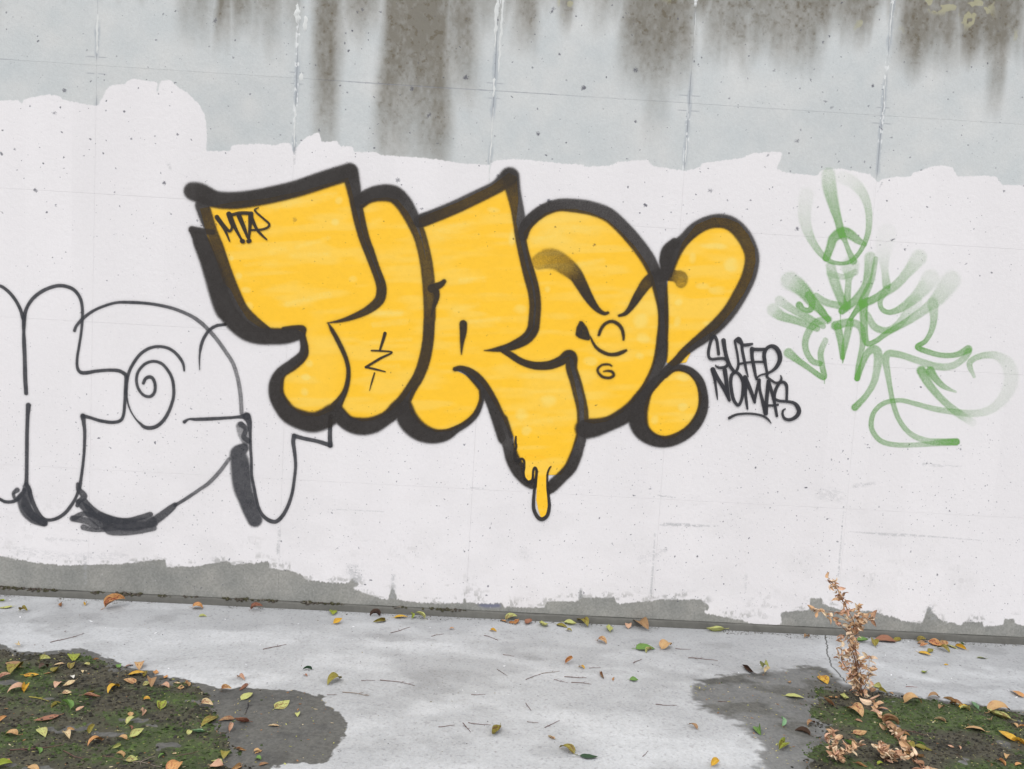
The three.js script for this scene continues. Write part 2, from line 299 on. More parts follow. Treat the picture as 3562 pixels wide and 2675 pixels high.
// ---------------------------------------------------------------- sprayed paint: strokes as runs of x, y, width (mm) and cover (%)
// a sheet that follows the painted area only, in 12-pixel cells
function paintMesh(name, L, color, z, parent, label, roughness = 0.75) {
  const { A, w, h, x0, y0, x1, y1 } = L, data = new Uint8Array(w * h * 4), c = [color.r, color.g, color.b].map(sr), N = 10, P = [], U = [], I = [];
  for (let o = 0; o < w * h; o++) { data[o * 4] = c[0]; data[o * 4 + 1] = c[1]; data[o * 4 + 2] = c[2]; data[o * 4 + 3] = Math.round(255 * A[o]); }
  for (let j = 0; j < h; j += N) {
    let run = -1;
    for (let i = 0; i <= w; i += N) {
      let hit = false;
      if (i < w) for (let b = j; b < Math.min(h, j + N) && !hit; b++) for (let a = i; a < Math.min(w, i + N); a++) if (A[b * w + a] > 0.03) { hit = true; break; }
      if (hit && run < 0) run = i;
      if ((!hit || i + N > w) && run >= 0) {
        const e = Math.min(w, hit ? w : i), q = Math.min(h, j + N), k = P.length / 3;
        for (const [a, b] of [[run, j], [e, j], [e, q], [run, q]]) { P.push(x0 + a / w * (x1 - x0), y0 + b / h * (y1 - y0), z); U.push(a / w, b / h); }
        I.push(k, k + 1, k + 2, k, k + 2, k + 3); run = -1;
      }
    }
  }
  const m = part(name, geom(P, U, I), new THREE.MeshStandardMaterial({ name: name + ' paint', map: dataTex(data, w, h), transparent: true, roughness }), parent);
  if (label) m.userData.label = label; return m;
}
const LEFT = [
  [-2332,1368,16,88,-2307,1419,16,88,-2266,1449,15,88,-2225,1453,15,88,-2191,1434,16,88,-2158,1399,16,88,-2132,1354,16,88,-2117,1308,18,88],
  [-2114,1267,17,88,-2111,1321,18,88,-2099,1364,16,88,-2070,1408,17,88,-2025,1444,17,88,-1975,1466,17,88,-1934,1470,17,88,-1892,1458,17,88,-1863,1428,16,88,-1849,1387,15,88,-1846,1332,14,88,-1850,1265,13,88,-1859,1197,13,88,-1867,1141,13,88,-1866,1098,14,88,-1853,1076,17,88,-1828,1073,18,88,-1777,1084,16,88,-1727,1091,16,88,-1681,1092,17,88,-1651,1081,18,88,-1640,1064,18,88,-1642,1004,16,88,-1644,940,15,88,-1649,884,15,88,-1664,857,16,88,-1702,847,16,88,-1757,852,16,88,-1799,863,15,88,-1835,870,20,88],
  [-2114,1317,18,88,-2114,1250,15,88,-2112,1199,19,88,-2108,1119,19,88,-2105,1034,20,88,-2100,962,19,88],
  [-2089,906,25,88,-2092,855,19,88,-2094,769,18,88,-2094,683,18,88,-2094,583,18,88,-2095,531,20,88],
  [-1837,869,25,88,-1832,839,19,88,-1827,792,16,88,-1828,710,14,88,-1833,640,14,88,-1841,570,15,88,-1849,522,17,88,-1865,478,14,88,-1890,433,17,88,-1919,398,17,88,-1953,375,17,88,-1987,366,16,88,-2017,373,19,88,-2047,411,21,88,-2069,462,21,88,-2082,510,21,88,-2095,531,21,88],
  [-2095,518,34,82,-2090,466,47,82,-2094,431,47,82,-2076,397,38,82,-2046,372,38,82,-2008,350,32,82],
  [-2137,502,25,80,-2154,484,17,80,-2143,459,17,80,-2115,482,25,80],
  [-2281,477,15,88,-2251,466,15,88,-2217,454,15,88,-2191,443,16,88,-2153,447,17,88,-2124,468,17,88,-2103,504,21,88],
  [-1855,546,17,82,-1849,518,26,82,-1825,489,31,82,-1848,463,21,82,-1856,443,19,82],
  [-1822,467,26,80,-1792,429,38,80,-1749,401,38,80,-1684,382,34,80,-1620,381,30,80,-1557,402,26,80,-1514,418,26,80],
  [-1870,381,27,74,-1834,403,24,74,-1791,401,24,74,-1749,388,26,74],
  [-1825,340,30,72,-1773,329,20,72,-1722,336,24,72,-1663,353,36,72,-1599,360,36,72,-1535,368,33,72,-1492,375,28,72],
  [-1714,372,47,74,-1705,333,43,74,-1649,327,37,74,-1577,335,33,74,-1496,353,28,74],
  [-1513,374,43,80,-1459,416,39,80,-1417,453,33,80,-1398,472,21,80],
  [-1400,467,15,80,-1345,505,17,74,-1283,552,17,68,-1242,585,19,66,-1193,642,19,62,-1152,703,18,60],
  [-1372,1109,9,88,-1379,1143,14,88,-1405,1180,15,88,-1443,1207,15,88,-1490,1215,14,88,-1536,1204,15,88,-1577,1174,15,88,-1610,1126,15,88,-1630,1078,15,88,-1637,1017,13,88,-1634,962,10,88,-1618,911,8,88,-1592,870,8,88,-1568,847,13,88,-1553,835,17,88,-1528,830,19,88,-1494,840,18,88,-1461,872,17,88,-1437,917,16,88,-1423,961,15,88,-1419,982,15,88,-1418,1017,15,88,-1427,1068,15,88,-1450,1109,15,88,-1480,1137,15,88,-1518,1144,14,88,-1555,1129,14,88,-1584,1093,14,88,-1592,1054,14,88,-1582,1012,14,88,-1556,983,14,88,-1527,979,15,88,-1508,999,15,88,-1505,1033,15,88,-1516,1063,16,88,-1533,1070,17,88,-1550,1061,16,88,-1560,1039,14,88],
  [-1881,1267,15,88,-1873,1289,14,88,-1848,1320,16,88,-1807,1356,14,88,-1757,1384,13,88,-1691,1407,13,88,-1624,1412,15,88,-1557,1412,14,88,-1490,1406,15,82,-1423,1393,16,76,-1355,1369,17,72,-1308,1342,19,70,-1271,1311,19,66,-1228,1267,19,62,-1184,1210,19,60,-1148,1157,19,58,-1125,1094,19,56,-1111,1031,20,56,-1104,975,20,56,-1100,924,19,56],
  [-1189,1335,14,88,-1229,1326,15,88,-1262,1303,15,88,-1286,1264,15,88,-1298,1225,15,88,-1302,1191,10,88,-1303,1161,8,88,-1301,1118,4,88],
  [-1365,868,17,88,-1344,882,10,88,-1310,883,16,88,-1234,890,17,88,-1149,900,14,88,-1107,906,17,88,-1075,911,36,88],
  [-1075,907,38,88,-1063,881,26,88,-1057,825,15,88,-1053,761,15,88,-1047,696,14,88,-1043,631,14,88,-1032,579,15,88,-1018,518,15,88,-1003,471,15,88,-981,437,18,88,-950,417,21,88,-920,416,20,88,-891,446,19,88,-867,496,17,88,-851,554,16,88,-843,620,15,88,-839,685,15,88,-845,746,17,88,-854,798,20,88,-851,830,22,88],
  [-851,830,21,88,-805,820,19,88,-741,810,19,88,-680,794,21,88],
  [-680,794,24,88,-683,833,21,88,-684,876,20,88,-684,932,19,88],
  [-1101,871,28,75,-1077,850,23,75,-1087,813,24,75,-1065,795,26,75],
  [-1085,759,47,86,-1110,732,73,86,-1102,697,85,86,-1097,663,92,86,-1091,615,92,86,-1082,563,86,86,-1060,507,79,86,-1042,460,75,86,-1022,419,71,86],
  [-2115,460,47,80,-2094,409,59,80,-2059,371,51,80,-2016,352,36,80],
  [-1852,461,26,80,-1809,424,43,80,-1770,382,47,80,-1727,358,51,80],
  [-1876,379,30,75,-1812,371,34,75,-1765,343,26,75],
  [-1749,396,43,75,-1663,366,56,75,-1577,366,60,75,-1501,388,39,75],
  [-1103,862,43,50,-1091,824,47,45,-1075,790,38,55]
];
const GREEN = [
  [1573,2189,63,16,1583,2132,63,30,1609,2053,49,45,1635,1987,37,52,1657,1926,34,55,1678,1889,23,50,1699,1846,23,48,1726,1799,34,50],
  [1479,2088,68,5,1476,2006,59,10,1492,1940,49,15,1521,1884,37,28,1565,1829,29,38,1613,1793,22,50,1668,1784,17,58,1716,1799,20,60,1756,1850,21,60,1779,1914,25,50,1783,1977,29,36,1772,2048,34,27,1741,2113,44,18,1693,2158,54,9,1642,2179,59,5],
  [1597,1806,35,75,1612,1860,39,58,1623,1900,44,58,1660,1927,49,68,1695,1923,44,58,1736,1897,33,52,1773,1879,18,52],
  [1620,1769,44,25,1640,1712,47,36,1670,1646,42,46,1703,1584,39,55],
  [1713,1774,84,16,1711,1716,34,36,1712,1653,31,46,1713,1589,37,55],
  [1618,1735,30,16,1683,1723,27,26,1740,1747,30,20],
  [1803,1819,54,25,1803,1760,44,42,1795,1692,39,48,1765,1636,39,50,1734,1600,37,58,1693,1564,34,72],
  [1830,1815,23,30,1822,1723,25,36,1798,1653,33,46,1783,1603,40,62,1757,1563,25,68,1738,1530,21,68],
  [1434,1690,84,16,1481,1664,69,42,1518,1632,59,52,1557,1590,47,55,1589,1563,38,68,1631,1520,26,72],
  [1529,1628,37,50,1549,1590,32,52,1540,1559,27,62,1510,1561,23,56,1488,1579,33,62],
  [1563,1625,33,36,1615,1599,33,42,1681,1587,33,46],
  [1393,1595,44,16,1461,1555,33,36,1538,1521,33,42,1610,1486,25,36],
  [1367,1550,59,16,1409,1523,44,42,1490,1503,34,46,1582,1473,28,42],
  [1871,1934,93,3,1863,1861,74,5,1876,1774,35,16,1893,1698,39,36],
  [2034,1832,74,13,1986,1761,47,27,1938,1700,42,36,1882,1658,39,46,1836,1626,36,58,1788,1604,42,66],
  [2098,1739,84,8,2063,1683,62,22,2019,1632,47,32,1968,1590,35,42,1920,1570,24,54,1885,1580,22,54,1870,1608,23,46,1874,1638,28,36,1895,1678,38,30],
  [2197,1735,89,10,2146,1654,69,20,2101,1607,47,28,2020,1541,36,38,1919,1474,27,54,1866,1431,25,60,1829,1417,26,64,1811,1451,33,56,1800,1528,36,56,1792,1600,41,58],
  [1815,1552,28,36,1854,1498,33,42,1912,1484,31,42,1966,1515,37,32,2006,1574,48,20,2040,1626,62,10],
  [2120,1625,51,20,2132,1559,35,36,2127,1497,27,46,2103,1445,23,56,2068,1415,25,72,2120,1395,25,60,2189,1382,24,55,2257,1389,26,55,2311,1417,39,55],
  [1631,1519,37,36,1582,1505,37,42,1546,1463,33,42,1531,1407,30,45,1544,1357,28,46,1575,1319,27,50,1610,1310,26,50],
  [1668,1493,42,55,1734,1512,37,46,1787,1493,33,42,1805,1428,28,45,1799,1354,25,50,1794,1298,26,55,1794,1250,27,64],
  [1679,1488,37,52,1699,1422,31,54,1715,1344,22,68],
  [1736,1514,34,46,1725,1434,32,46,1718,1372,24,60,1718,1319,3,80],
  [1456,1352,44,42,1502,1321,31,55,1561,1285,25,55,1633,1245,25,68,1622,1299,27,50,1609,1361,28,46,1626,1420,28,26],
  [1794,1250,27,68,1809,1310,28,54,1832,1373,33,50,1864,1391,40,50,1884,1365,42,42,1884,1297,36,36,1873,1229,31,42,1840,1165,28,50,1796,1112,34,66],
  [2313,1406,34,42,2293,1371,31,36,2240,1334,33,30,2172,1328,33,36,2084,1348,31,36,1997,1371,31,42,1934,1376,33,46,1922,1344,33,46,1937,1283,28,42,1958,1205,23,46,1980,1133,24,50,2015,1061,23,46,2073,1001,25,42,2150,971,29,36,2219,969,31,50,2299,973,34,68],
  [2299,973,32,46,2208,962,29,40,2106,948,23,36,2003,943,24,42,1933,959,24,46,1888,1008,24,50,1881,1059,24,50,1896,1105,23,50,1939,1142,23,50,2012,1157,21,46,2087,1144,23,42,2175,1126,26,36,2262,1117,29,32,2366,1114,34,20,2444,1135,40,14,2501,1190,52,10,2533,1271,69,8,2513,1350,63,9,2457,1392,40,16,2394,1394,31,30,2344,1374,28,38,2325,1345,27,38,2353,1290,15,26],
  [2097,1304,44,62,2134,1249,38,48,2185,1195,33,45,2242,1147,33,40,2297,1110,38,30,2370,1069,34,6],
  [2140,1306,40,62,2166,1273,33,54,2210,1236,25,48,2272,1212,9,30],
  [1686,1555,3,70,1694,1478,3,70],
  [1736,1530,3,70,1741,1477,3,70],
  [1637,1244,3,70,1640,1217,3,70],
  [1629,1513,3,60,1631,1499,3,60]
];
const WORDS = [
  [1124,1328,15,96,1118,1358,15,96,1111,1389,15,96,1101,1406,17,96,1088,1403,18,96,1080,1375,15,96,1075,1338,15,96,1080,1310,14,96,1096,1302,14,96,1127,1307,14,96,1151,1308,14,96,1168,1297,15,96,1169,1278,15,96,1155,1267,15,96,1133,1264,13,96,1117,1269,9,96,1114,1275,6,96],
  [1142,1393,22,96,1151,1354,19,96,1164,1312,19,96,1182,1276,17,96,1199,1255,16,96,1209,1247,14,96,1220,1269,14,96,1220,1297,12,96,1211,1339,12,96,1200,1378,12,96,1197,1394,14,96,1212,1402,25,96],
  [1215,1398,28,96,1229,1383,18,96,1234,1353,15,96,1248,1304,15,96,1261,1259,12,96,1272,1229,6,96],
  [1233,1376,15,96,1257,1379,16,96,1278,1384,12,96],
  [1221,1286,12,96,1255,1294,11,96,1288,1300,11,96,1341,1303,12,96],
  [1280,1360,22,96,1283,1325,17,96,1296,1276,17,96,1306,1240,14,96,1313,1219,11,96],
  [1280,1360,17,96,1311,1360,17,96,1342,1363,15,96],
  [1313,1222,9,96,1327,1238,9,96,1352,1247,9,96],
  [1343,1316,19,96,1353,1279,14,96,1361,1249,14,96,1362,1234,14,96,1378,1222,12,96,1404,1208,12,96,1423,1212,12,96,1431,1228,12,96,1426,1243,6,96],
  [1341,1322,19,96,1340,1346,19,96,1351,1369,17,96,1372,1379,19,96,1394,1371,22,96,1411,1347,23,96,1416,1317,22,96,1404,1285,19,96,1384,1263,14,96,1361,1249,12,96],
  [1101,1254,22,96,1112,1220,17,96,1121,1180,12,96,1129,1143,11,96,1135,1113,5,96],
  [1103,1253,22,96,1128,1214,19,96,1156,1176,19,96,1177,1143,19,96,1192,1113,15,96],
  [1159,1253,22,96,1168,1213,20,96,1176,1171,19,96,1187,1128,15,96],
  [1209,1247,15,96,1194,1233,17,96,1191,1202,17,96,1197,1166,17,96,1209,1123,17,96,1227,1096,15,96,1240,1094,15,96,1250,1122,15,96,1253,1159,17,96,1250,1200,17,96,1238,1227,17,96,1225,1241,15,96,1212,1247,15,96],
  [1257,1225,22,96,1263,1191,19,96,1266,1151,15,96,1274,1108,14,96,1281,1077,10,96],
  [1260,1222,20,96,1282,1180,19,96,1301,1140,17,96,1313,1110,14,96],
  [1313,1113,12,96,1316,1154,14,96,1322,1191,16,96,1326,1216,17,96],
  [1326,1213,15,96,1333,1170,14,96,1350,1118,17,96,1370,1060,22,96],
  [1370,1212,19,96,1369,1166,19,96,1369,1113,19,96,1370,1064,21,96],
  [1372,1209,17,96,1389,1167,16,96,1405,1121,15,96,1424,1051,14,96],
  [1370,1098,12,96,1398,1099,12,96,1424,1104,12,96],
  [1464,1128,14,96,1462,1168,14,96,1457,1199,16,96,1441,1213,15,96,1423,1206,15,96,1410,1181,16,96,1404,1152,16,96,1408,1131,15,96,1430,1123,14,96,1465,1122,14,96,1499,1117,16,96,1519,1100,21,96,1528,1075,21,96,1514,1050,19,96,1487,1036,16,96,1462,1041,14,96,1451,1059,12,96,1451,1077,11,96,1461,1086,7,96],
  [1198,1028,14,96,1228,1045,12,96,1268,1053,11,96,1314,1054,11,96,1356,1047,11,96,1382,1033,11,96,1399,1015,5,96]
];
const BLACK = [
  [-1354,1937,81,90,-1319,1930,90,96,-1247,1906,78,96,-1161,1906,78,96,-1067,1923,76,96,-972,1948,76,96,-878,1977,76,96,-784,2014,79,96,-714,2041,79,96,-641,2067,79,96],
  [-641,2067,79,90,-625,2014,69,90,-612,1958,60,90,-600,1902,56,90,-584,1841,54,90,-560,1766,50,90,-534,1706,48,90,-507,1640,44,90,-479,1574,46,90,-471,1532,48,90,-481,1487,47,90,-525,1444,39,90,-587,1409,29,90,-653,1383,17,90,-716,1369,4,90],
  [-1308,1874,67,86,-1284,1809,61,84,-1258,1753,50,82,-1231,1693,50,84,-1205,1623,50,85,-1179,1553,53,86,-1148,1478,58,86,-1112,1408,60,86,-1053,1355,53,86,-989,1315,39,96],
  [-1350,1760,33,96,-1323,1735,62,96,-1306,1708,80,96,-1289,1671,84,96,-1266,1615,87,96,-1242,1549,92,96,-1219,1483,96,96,-1192,1413,98,96,-1172,1387,94,96,-1135,1345,91,96,-1085,1309,87,96,-1032,1293,80,96,-974,1293,77,96,-911,1297,72,96,-858,1305,53,96],
  [-1352,1762,33,96,-1304,1758,30,96,-1257,1756,29,96],
  [-917,1329,22,96,-869,1337,25,96,-828,1336,29,96,-829,1305,31,96,-818,1249,39,96,-825,1210,47,96,-868,1167,54,96,-922,1124,53,96,-942,1071,68,96,-938,1018,73,96,-912,970,80,96,-867,926,87,96,-780,900,95,96,-722,913,95,96,-675,944,93,96],
  [-712,1368,5,96,-695,1341,18,96,-672,1304,22,96,-643,1252,22,96,-621,1204,21,96,-609,1156,21,96,-610,1102,23,96,-621,1053,27,96,-642,1010,37,96,-661,977,54,96],
  [-658,957,73,96,-605,908,73,96,-546,893,81,96,-482,903,78,96,-420,940,64,96,-373,983,73,96],
  [-592,1933,67,96,-557,1959,67,96,-515,1976,72,96,-467,1982,78,96,-426,1974,79,96,-386,1938,77,88,-356,1893,72,86,-335,1856,67,85,-308,1800,60,80,-287,1739,58,78,-269,1668,59,78,-255,1583,59,78,-247,1501,57,80,-242,1429,56,84,-243,1401,54,86,-244,1318,54,88,-255,1230,55,88,-278,1150,53,90,-312,1085,53,92,-344,1024,64,96,-376,978,78,96],
  [-342,994,83,96,-320,936,98,96,-269,888,91,96,-204,866,73,96,-140,874,55,96,-88,905,35,96,-40,938,31,96,-1,983,29,96,20,1044,25,96,20,1088,27,96],
  [-112,1187,21,96,-86,1191,29,96,-51,1180,40,96,-18,1157,51,96,13,1127,55,96,42,1089,55,96,70,1042,58,96,95,989,64,96,122,931,73,96,144,877,74,96,118,956,67,90,139,898,65,86,160,840,58,84,183,778,66,96,214,724,66,96,251,683,59,96,280,663,51,96],
  [204,756,51,96,234,714,47,96,264,662,31,96,291,673,31,96,325,655,43,90],
  [-311,1861,63,96,-226,1899,62,90,-142,1940,62,86,-48,1991,62,84,36,2039,62,86,93,2089,86,90],
  [96,2089,85,90,117,2016,67,82,136,1951,62,80,151,1885,60,80,160,1823,53,86,173,1766,50,88,195,1696,54,88,216,1634,58,88,237,1568,56,88,247,1505,55,88,247,1447,55,88,247,1444,55,88,243,1395,56,96,220,1355,53,96,183,1328,48,96,136,1305,38,96,87,1292,25,96,49,1285,12,96,22,1282,4,96],
  [100,1292,24,96,142,1271,30,96,198,1240,32,96,263,1225,37,96,331,1231,42,96,384,1255,47,96,415,1280,54,96,431,1269,59,96,436,1220,54,88,458,1162,54,85,477,1104,55,83,496,1041,54,82,504,986,55,82,504,917,53,84,491,846,55,86,482,810,58,90,459,749,59,96,423,704,55,96,389,668,59,96,375,646,47,96,364,629,27,96],
  [-238,1557,44,96,-200,1576,30,96,-183,1593,21,96],
  [-218,1541,34,96,-214,1517,27,96,-224,1478,21,96,-236,1429,9,96],
  [-84,1401,36,96,-82,1362,33,96,-85,1313,19,96,-85,1259,5,96],
  [168,1824,54,96,181,1870,58,96,219,1915,57,96,268,1951,57,90,329,1974,57,86,402,1976,63,84,477,1969,65,84,556,1946,66,84,622,1898,66,84,695,1828,67,84,754,1759,67,84,792,1698,63,90],
  [814,1671,81,96,831,1599,65,90,846,1527,52,96,853,1454,50,96,853,1381,55,96,854,1356,58,96,851,1292,64,90,837,1242,57,88,816,1192,52,88,793,1141,55,90,764,1088,69,96,738,1044,82,96,688,1004,77,96,631,971,72,96,568,948,86,96,519,940,99,96],
  [253,1709,73,35,296,1726,92,45,340,1718,90,50,391,1688,80,62,427,1658,66,78,456,1616,57,88,489,1565,46,96,521,1523,34,96,547,1499,24,96,572,1487,18,96,589,1491,14,96],
  [643,1481,13,96,670,1492,20,96,692,1518,27,96,714,1558,39,96,736,1598,46,86,762,1639,55,82,799,1670,61,96,852,1685,61,96,892,1680,54,70,917,1672,68,55,923,1653,54,45],
  [456,1383,24,96,464,1412,34,96,468,1432,24,96,463,1439,12,96],
  [471,1384,42,96,489,1377,37,96,504,1368,22,96],
  [468,1435,20,96,487,1409,24,96,506,1376,14,96],
  [513,1376,8,96,538,1334,14,96,569,1310,17,96,609,1297,17,96,643,1300,19,96,667,1310,19,96,686,1320,13,96],
  [554,1386,14,96,562,1413,16,96,580,1439,16,96,609,1452,16,96,639,1442,18,96,660,1419,17,96,669,1390,15,96,671,1370,10,96],
  [623,1244,8,96,607,1250,11,96,578,1245,11,96,560,1227,12,96,564,1207,13,96,587,1189,14,96,617,1187,14,96,636,1199,14,96,627,1216,13,96,605,1219,11,96,588,1215,6,96],
  [852,1692,61,96,857,1746,80,96,878,1800,80,92,918,1846,58,88,968,1900,62,86,1024,1934,62,85,1087,1947,65,84,1146,1931,68,84,1199,1884,71,82,1239,1816,68,82,1247,1759,69,82,1235,1690,69,83,1205,1616,69,84,1163,1535,66,86,1109,1465,64,88,1045,1402,58,90,1003,1366,49,96,962,1327,43,96,930,1286,41,96,896,1252,38,96,871,1220,42,96],
  [842,1745,59,96,851,1794,63,96,880,1831,51,96],
  [871,1217,44,96,909,1245,36,96,948,1253,34,96,998,1239,37,96,1041,1199,42,96,1064,1141,45,96,1070,1072,50,96,1050,1007,54,96,1010,953,55,96,953,914,56,96,894,898,56,96,834,910,64,96,786,947,79,96,765,1001,92,96,769,1056,84,96,796,1127,55,96,830,1175,49,96,871,1217,39,96]
];
const DETAIL = [
  [193,884,8,96,192,857,12,96,197,838,11,96,192,810,10,96,193,783,12,96,207,762,12,96,218,776,12,96,230,779,12,96,239,765,11,96,238,734,10,96,243,694,11,96,264,671,12,96,283,684,12,96,284,724,11,96,291,740,13,96,300,725,13,96,299,677,14,96,295,634,14,96,294,578,16,96,299,538,18,96,319,503,19,96,341,494,20,96,364,514,18,96,371,558,16,96,365,601,14,96,357,649,12,96,353,692,10,96,353,716,10,96,360,740,9,96,367,750,6,96],
  [-446,1336,16,96,-454,1302,14,96,-466,1257,10,96],
  [-505,1252,8,96,-464,1253,9,96,-410,1249,8,96,-462,1218,12,96,-528,1173,12,96],
  [-528,1173,10,96,-484,1166,10,96,-437,1157,6,96],
  [-486,1148,7,96,-496,1109,8,96,-506,1064,3,96]
];
const CORNER = [
  [-1239,1825,22,96,-1210,1785,17,96,-1195,1757,12,96,-1178,1719,7,96],
  [-1235,1821,19,96,-1205,1787,16,96,-1180,1765,13,96,-1169,1785,12,96,-1177,1810,16,96,-1185,1842,24,96],
  [-1183,1841,24,96,-1158,1788,18,96,-1137,1751,13,96,-1123,1729,11,96],
  [-1121,1723,21,96,-1117,1722,21,96],
  [-1171,1840,14,96,-1131,1850,16,96,-1081,1852,16,96],
  [-1138,1836,23,96,-1115,1786,19,96,-1096,1739,10,96],
  [-1085,1844,24,96,-1087,1792,16,96,-1090,1735,10,96],
  [-1092,1724,20,96,-1087,1726,20,96],
  [-1083,1835,19,96,-1057,1784,14,96,-1033,1757,12,96,-1009,1737,8,96],
  [-1088,1775,10,96,-1033,1781,11,96,-1005,1793,11,96,-1000,1809,11,96,-1025,1830,10,96,-1057,1855,10,96,-1067,1869,9,96,-1051,1879,5,96]
];
const STREAKS = [
  [-932,1901,33,70,-828,1926,43,80,-706,1962,29,50],
  [-1136,1870,24,30,-1041,1866,29,50,-970,1884,29,50],
  [-1104,1615,19,40,-962,1637,19,30],
  [-868,1710,19,50,-726,1761,19,50],
  [-891,1670,24,40,-723,1685,24,40],
  [-907,1444,24,60,-716,1498,29,50],
  [-987,1684,29,40,-925,1697,29,30],
  [-231,1814,29,50,-137,1848,34,60,-61,1877,19,40],
  [-211,1787,24,30,-38,1811,24,30],
  [-105,1601,24,60,1,1614,24,50],
  [-213,1633,19,30,-78,1656,19,30],
  [228,1808,39,60,298,1846,44,60,418,1872,34,50,516,1858,29,30],
  [424,1704,19,50,549,1731,24,60],
  [-127,1464,24,50,-21,1495,24,40],
  [-90,1408,19,60,80,1433,19,60],
  [-522,1849,24,50,-493,1856,24,50],
  [-503,1433,29,60,-382,1430,24,50],
  [-501,1372,24,60,-356,1395,29,60],
  [-497,1294,24,50,-328,1314,19,50],
  [-492,1177,29,50,-376,1184,24,40],
  [-496,1430,24,50,-375,1437,24,50],
  [445,1712,29,60,541,1732,19,40],
  [411,1868,29,50,469,1867,29,50],
  [83,929,30,40,352,963,30,40],
  [-131,1266,29,30,-10,1283,29,30]
];
const SPOTS = [
  [-1168,1642,10,14],
  [-1132,1563,14,14],
  [-1096,1500,22,14],
  [-1086,1424,19,22],
  [-1048,1363,14,14],
  [-698,1834,16,16],
  [-604,1577,16,16],
  [-685,1935,14,17],
  [-791,1175,17,17],
  [-808,1111,19,15],
  [-810,1042,17,19],
  [766,1381,25,27],
  [752,1297,20,17],
  [745,1463,32,32],
  [976,1067,20,20],
  [847,1000,17,22],
  [523,1259,29,20],
  [920,1560,17,20],
  [919,1468,15,25],
  [1066,1830,49,17],
  [968,1767,15,27],
  [1151,1748,27,34],
  [1097,1624,34,20],
  [1027,1640,29,15],
  [1075,1467,29,15],
  [337,1061,32,32],
  [218,990,27,27],
  [242,912,20,22],
  [179,1484,27,22],
  [300,1586,12,17],
  [27,1934,24,14],
  [121,1811,14,48],
  [971,1210,39,20]
];
const FILLS = [
[-1319,1859,-1161,1901,-1019,1924,-854,1967,-647,2041,-616,1943,-585,1831,-553,1738,-505,1640,-475,1560,-475,1512,-502,1472,-545,1440,-635,1394,-713,1368,-665,1309,-634,1252,-612,1190,-607,1132,-616,1072,-643,1017,-675,961,-742,928,-815,929,-885,974,-926,1036,-923,1095,-872,1146,-825,1193,-813,1247,-822,1315,-859,1332,-951,1322,-1023,1327,-1087,1367,-1132,1432,-1168,1498,-1202,1528,-1234,1621,-1277,1714,-1301,1798],
[-589,1917,-528,1953,-466,1962,-416,1955,-363,1897,-326,1837,-294,1768,-274,1692,-254,1597,-240,1477,-236,1368,-243,1270,-263,1176,-301,1100,-349,1023,-400,976,-452,939,-469,928,-532,915,-596,931,-642,978,-620,1043,-604,1112,-606,1171,-633,1248,-670,1314,-708,1367,-644,1388,-544,1437,-484,1489,-472,1538,-479,1589,-506,1655,-553,1747,-581,1832],
[-309,1829,-316,1876,-142,1957,12,2043,90,2107,127,2090,140,1989,136,1884,161,1799,191,1695,226,1601,244,1505,242,1492,242,1405,202,1349,150,1319,87,1298,137,1281,198,1251,267,1232,331,1238,383,1261,421,1278,429,1229,453,1162,479,1064,489,986,485,891,461,815,450,769,418,712,356,708,346,676,307,674,283,673,252,671,234,702,216,756,191,779,184,826,183,881,150,922,136,946,112,995,77,1042,48,1085,19,1123,-18,1155,-73,1186,-117,1184,-72,1167,-22,1140,15,1098,23,1044,1,988,-50,931,-117,893,-185,884,-255,910,-307,962,-324,1020,-303,1100,-266,1190,-247,1289,-248,1415,-251,1477,-263,1621,-277,1716,-295,1782],
[173,1838,209,1888,269,1935,340,1958,407,1962,478,1949,558,1920,624,1871,697,1804,756,1730,790,1669,814,1598,835,1512,841,1429,838,1404,835,1311,816,1231,787,1151,742,1084,682,1021,616,978,557,965,512,972,504,1066,484,1139,455,1211,442,1264,421,1288,373,1260,306,1232,228,1238,152,1268,112,1295,159,1319,221,1355,251,1415,252,1493,249,1530,242,1578,212,1672,187,1767],
[887,1738,914,1836,971,1921,1051,1961,1115,1960,1170,1942,1220,1892,1255,1832,1265,1770,1254,1696,1223,1619,1173,1531,1111,1449,1022,1385,966,1338,992,1325,975,1280,941,1273,913,1256,882,1274,869,1382,857,1479,850,1576,856,1625,863,1674],
[895,1236,943,1248,994,1231,1042,1185,1062,1121,1053,1037,1008,969,947,921,894,908,837,930,799,983,789,1057,809,1122,849,1184]
], DRIP = [245,797,244,773,248,746,244,714,248,691,263,676,277,683,282,716,289,740,299,735,306,698,306,638,307,586,319,539,333,503,346,504,361,523,363,565,359,601,352,641,348,692,351,716,368,756,323,794];

paintMesh('black_outline_letters', spray(LEFT, { soft: 0.22, minSoft: 0.0022, mist: 0.014, rough: 0.16 }), lin(38, 40, 47), 0.0012, wall, 'thin black sprayed outline of hollow letters with a spiral');
paintMesh('green_tag', spray(GREEN.map((s) => s.map((v, i) => (i % 4 === 3 ? Math.min(88, v * 1.22) : v))), { soft: 0.26, minSoft: 0.003, hollow: 0.22, rough: 0.22 }), lin(90, 160, 50), 0.0012, wall, 'faded green sprayed scrawl of looping translucent strokes');

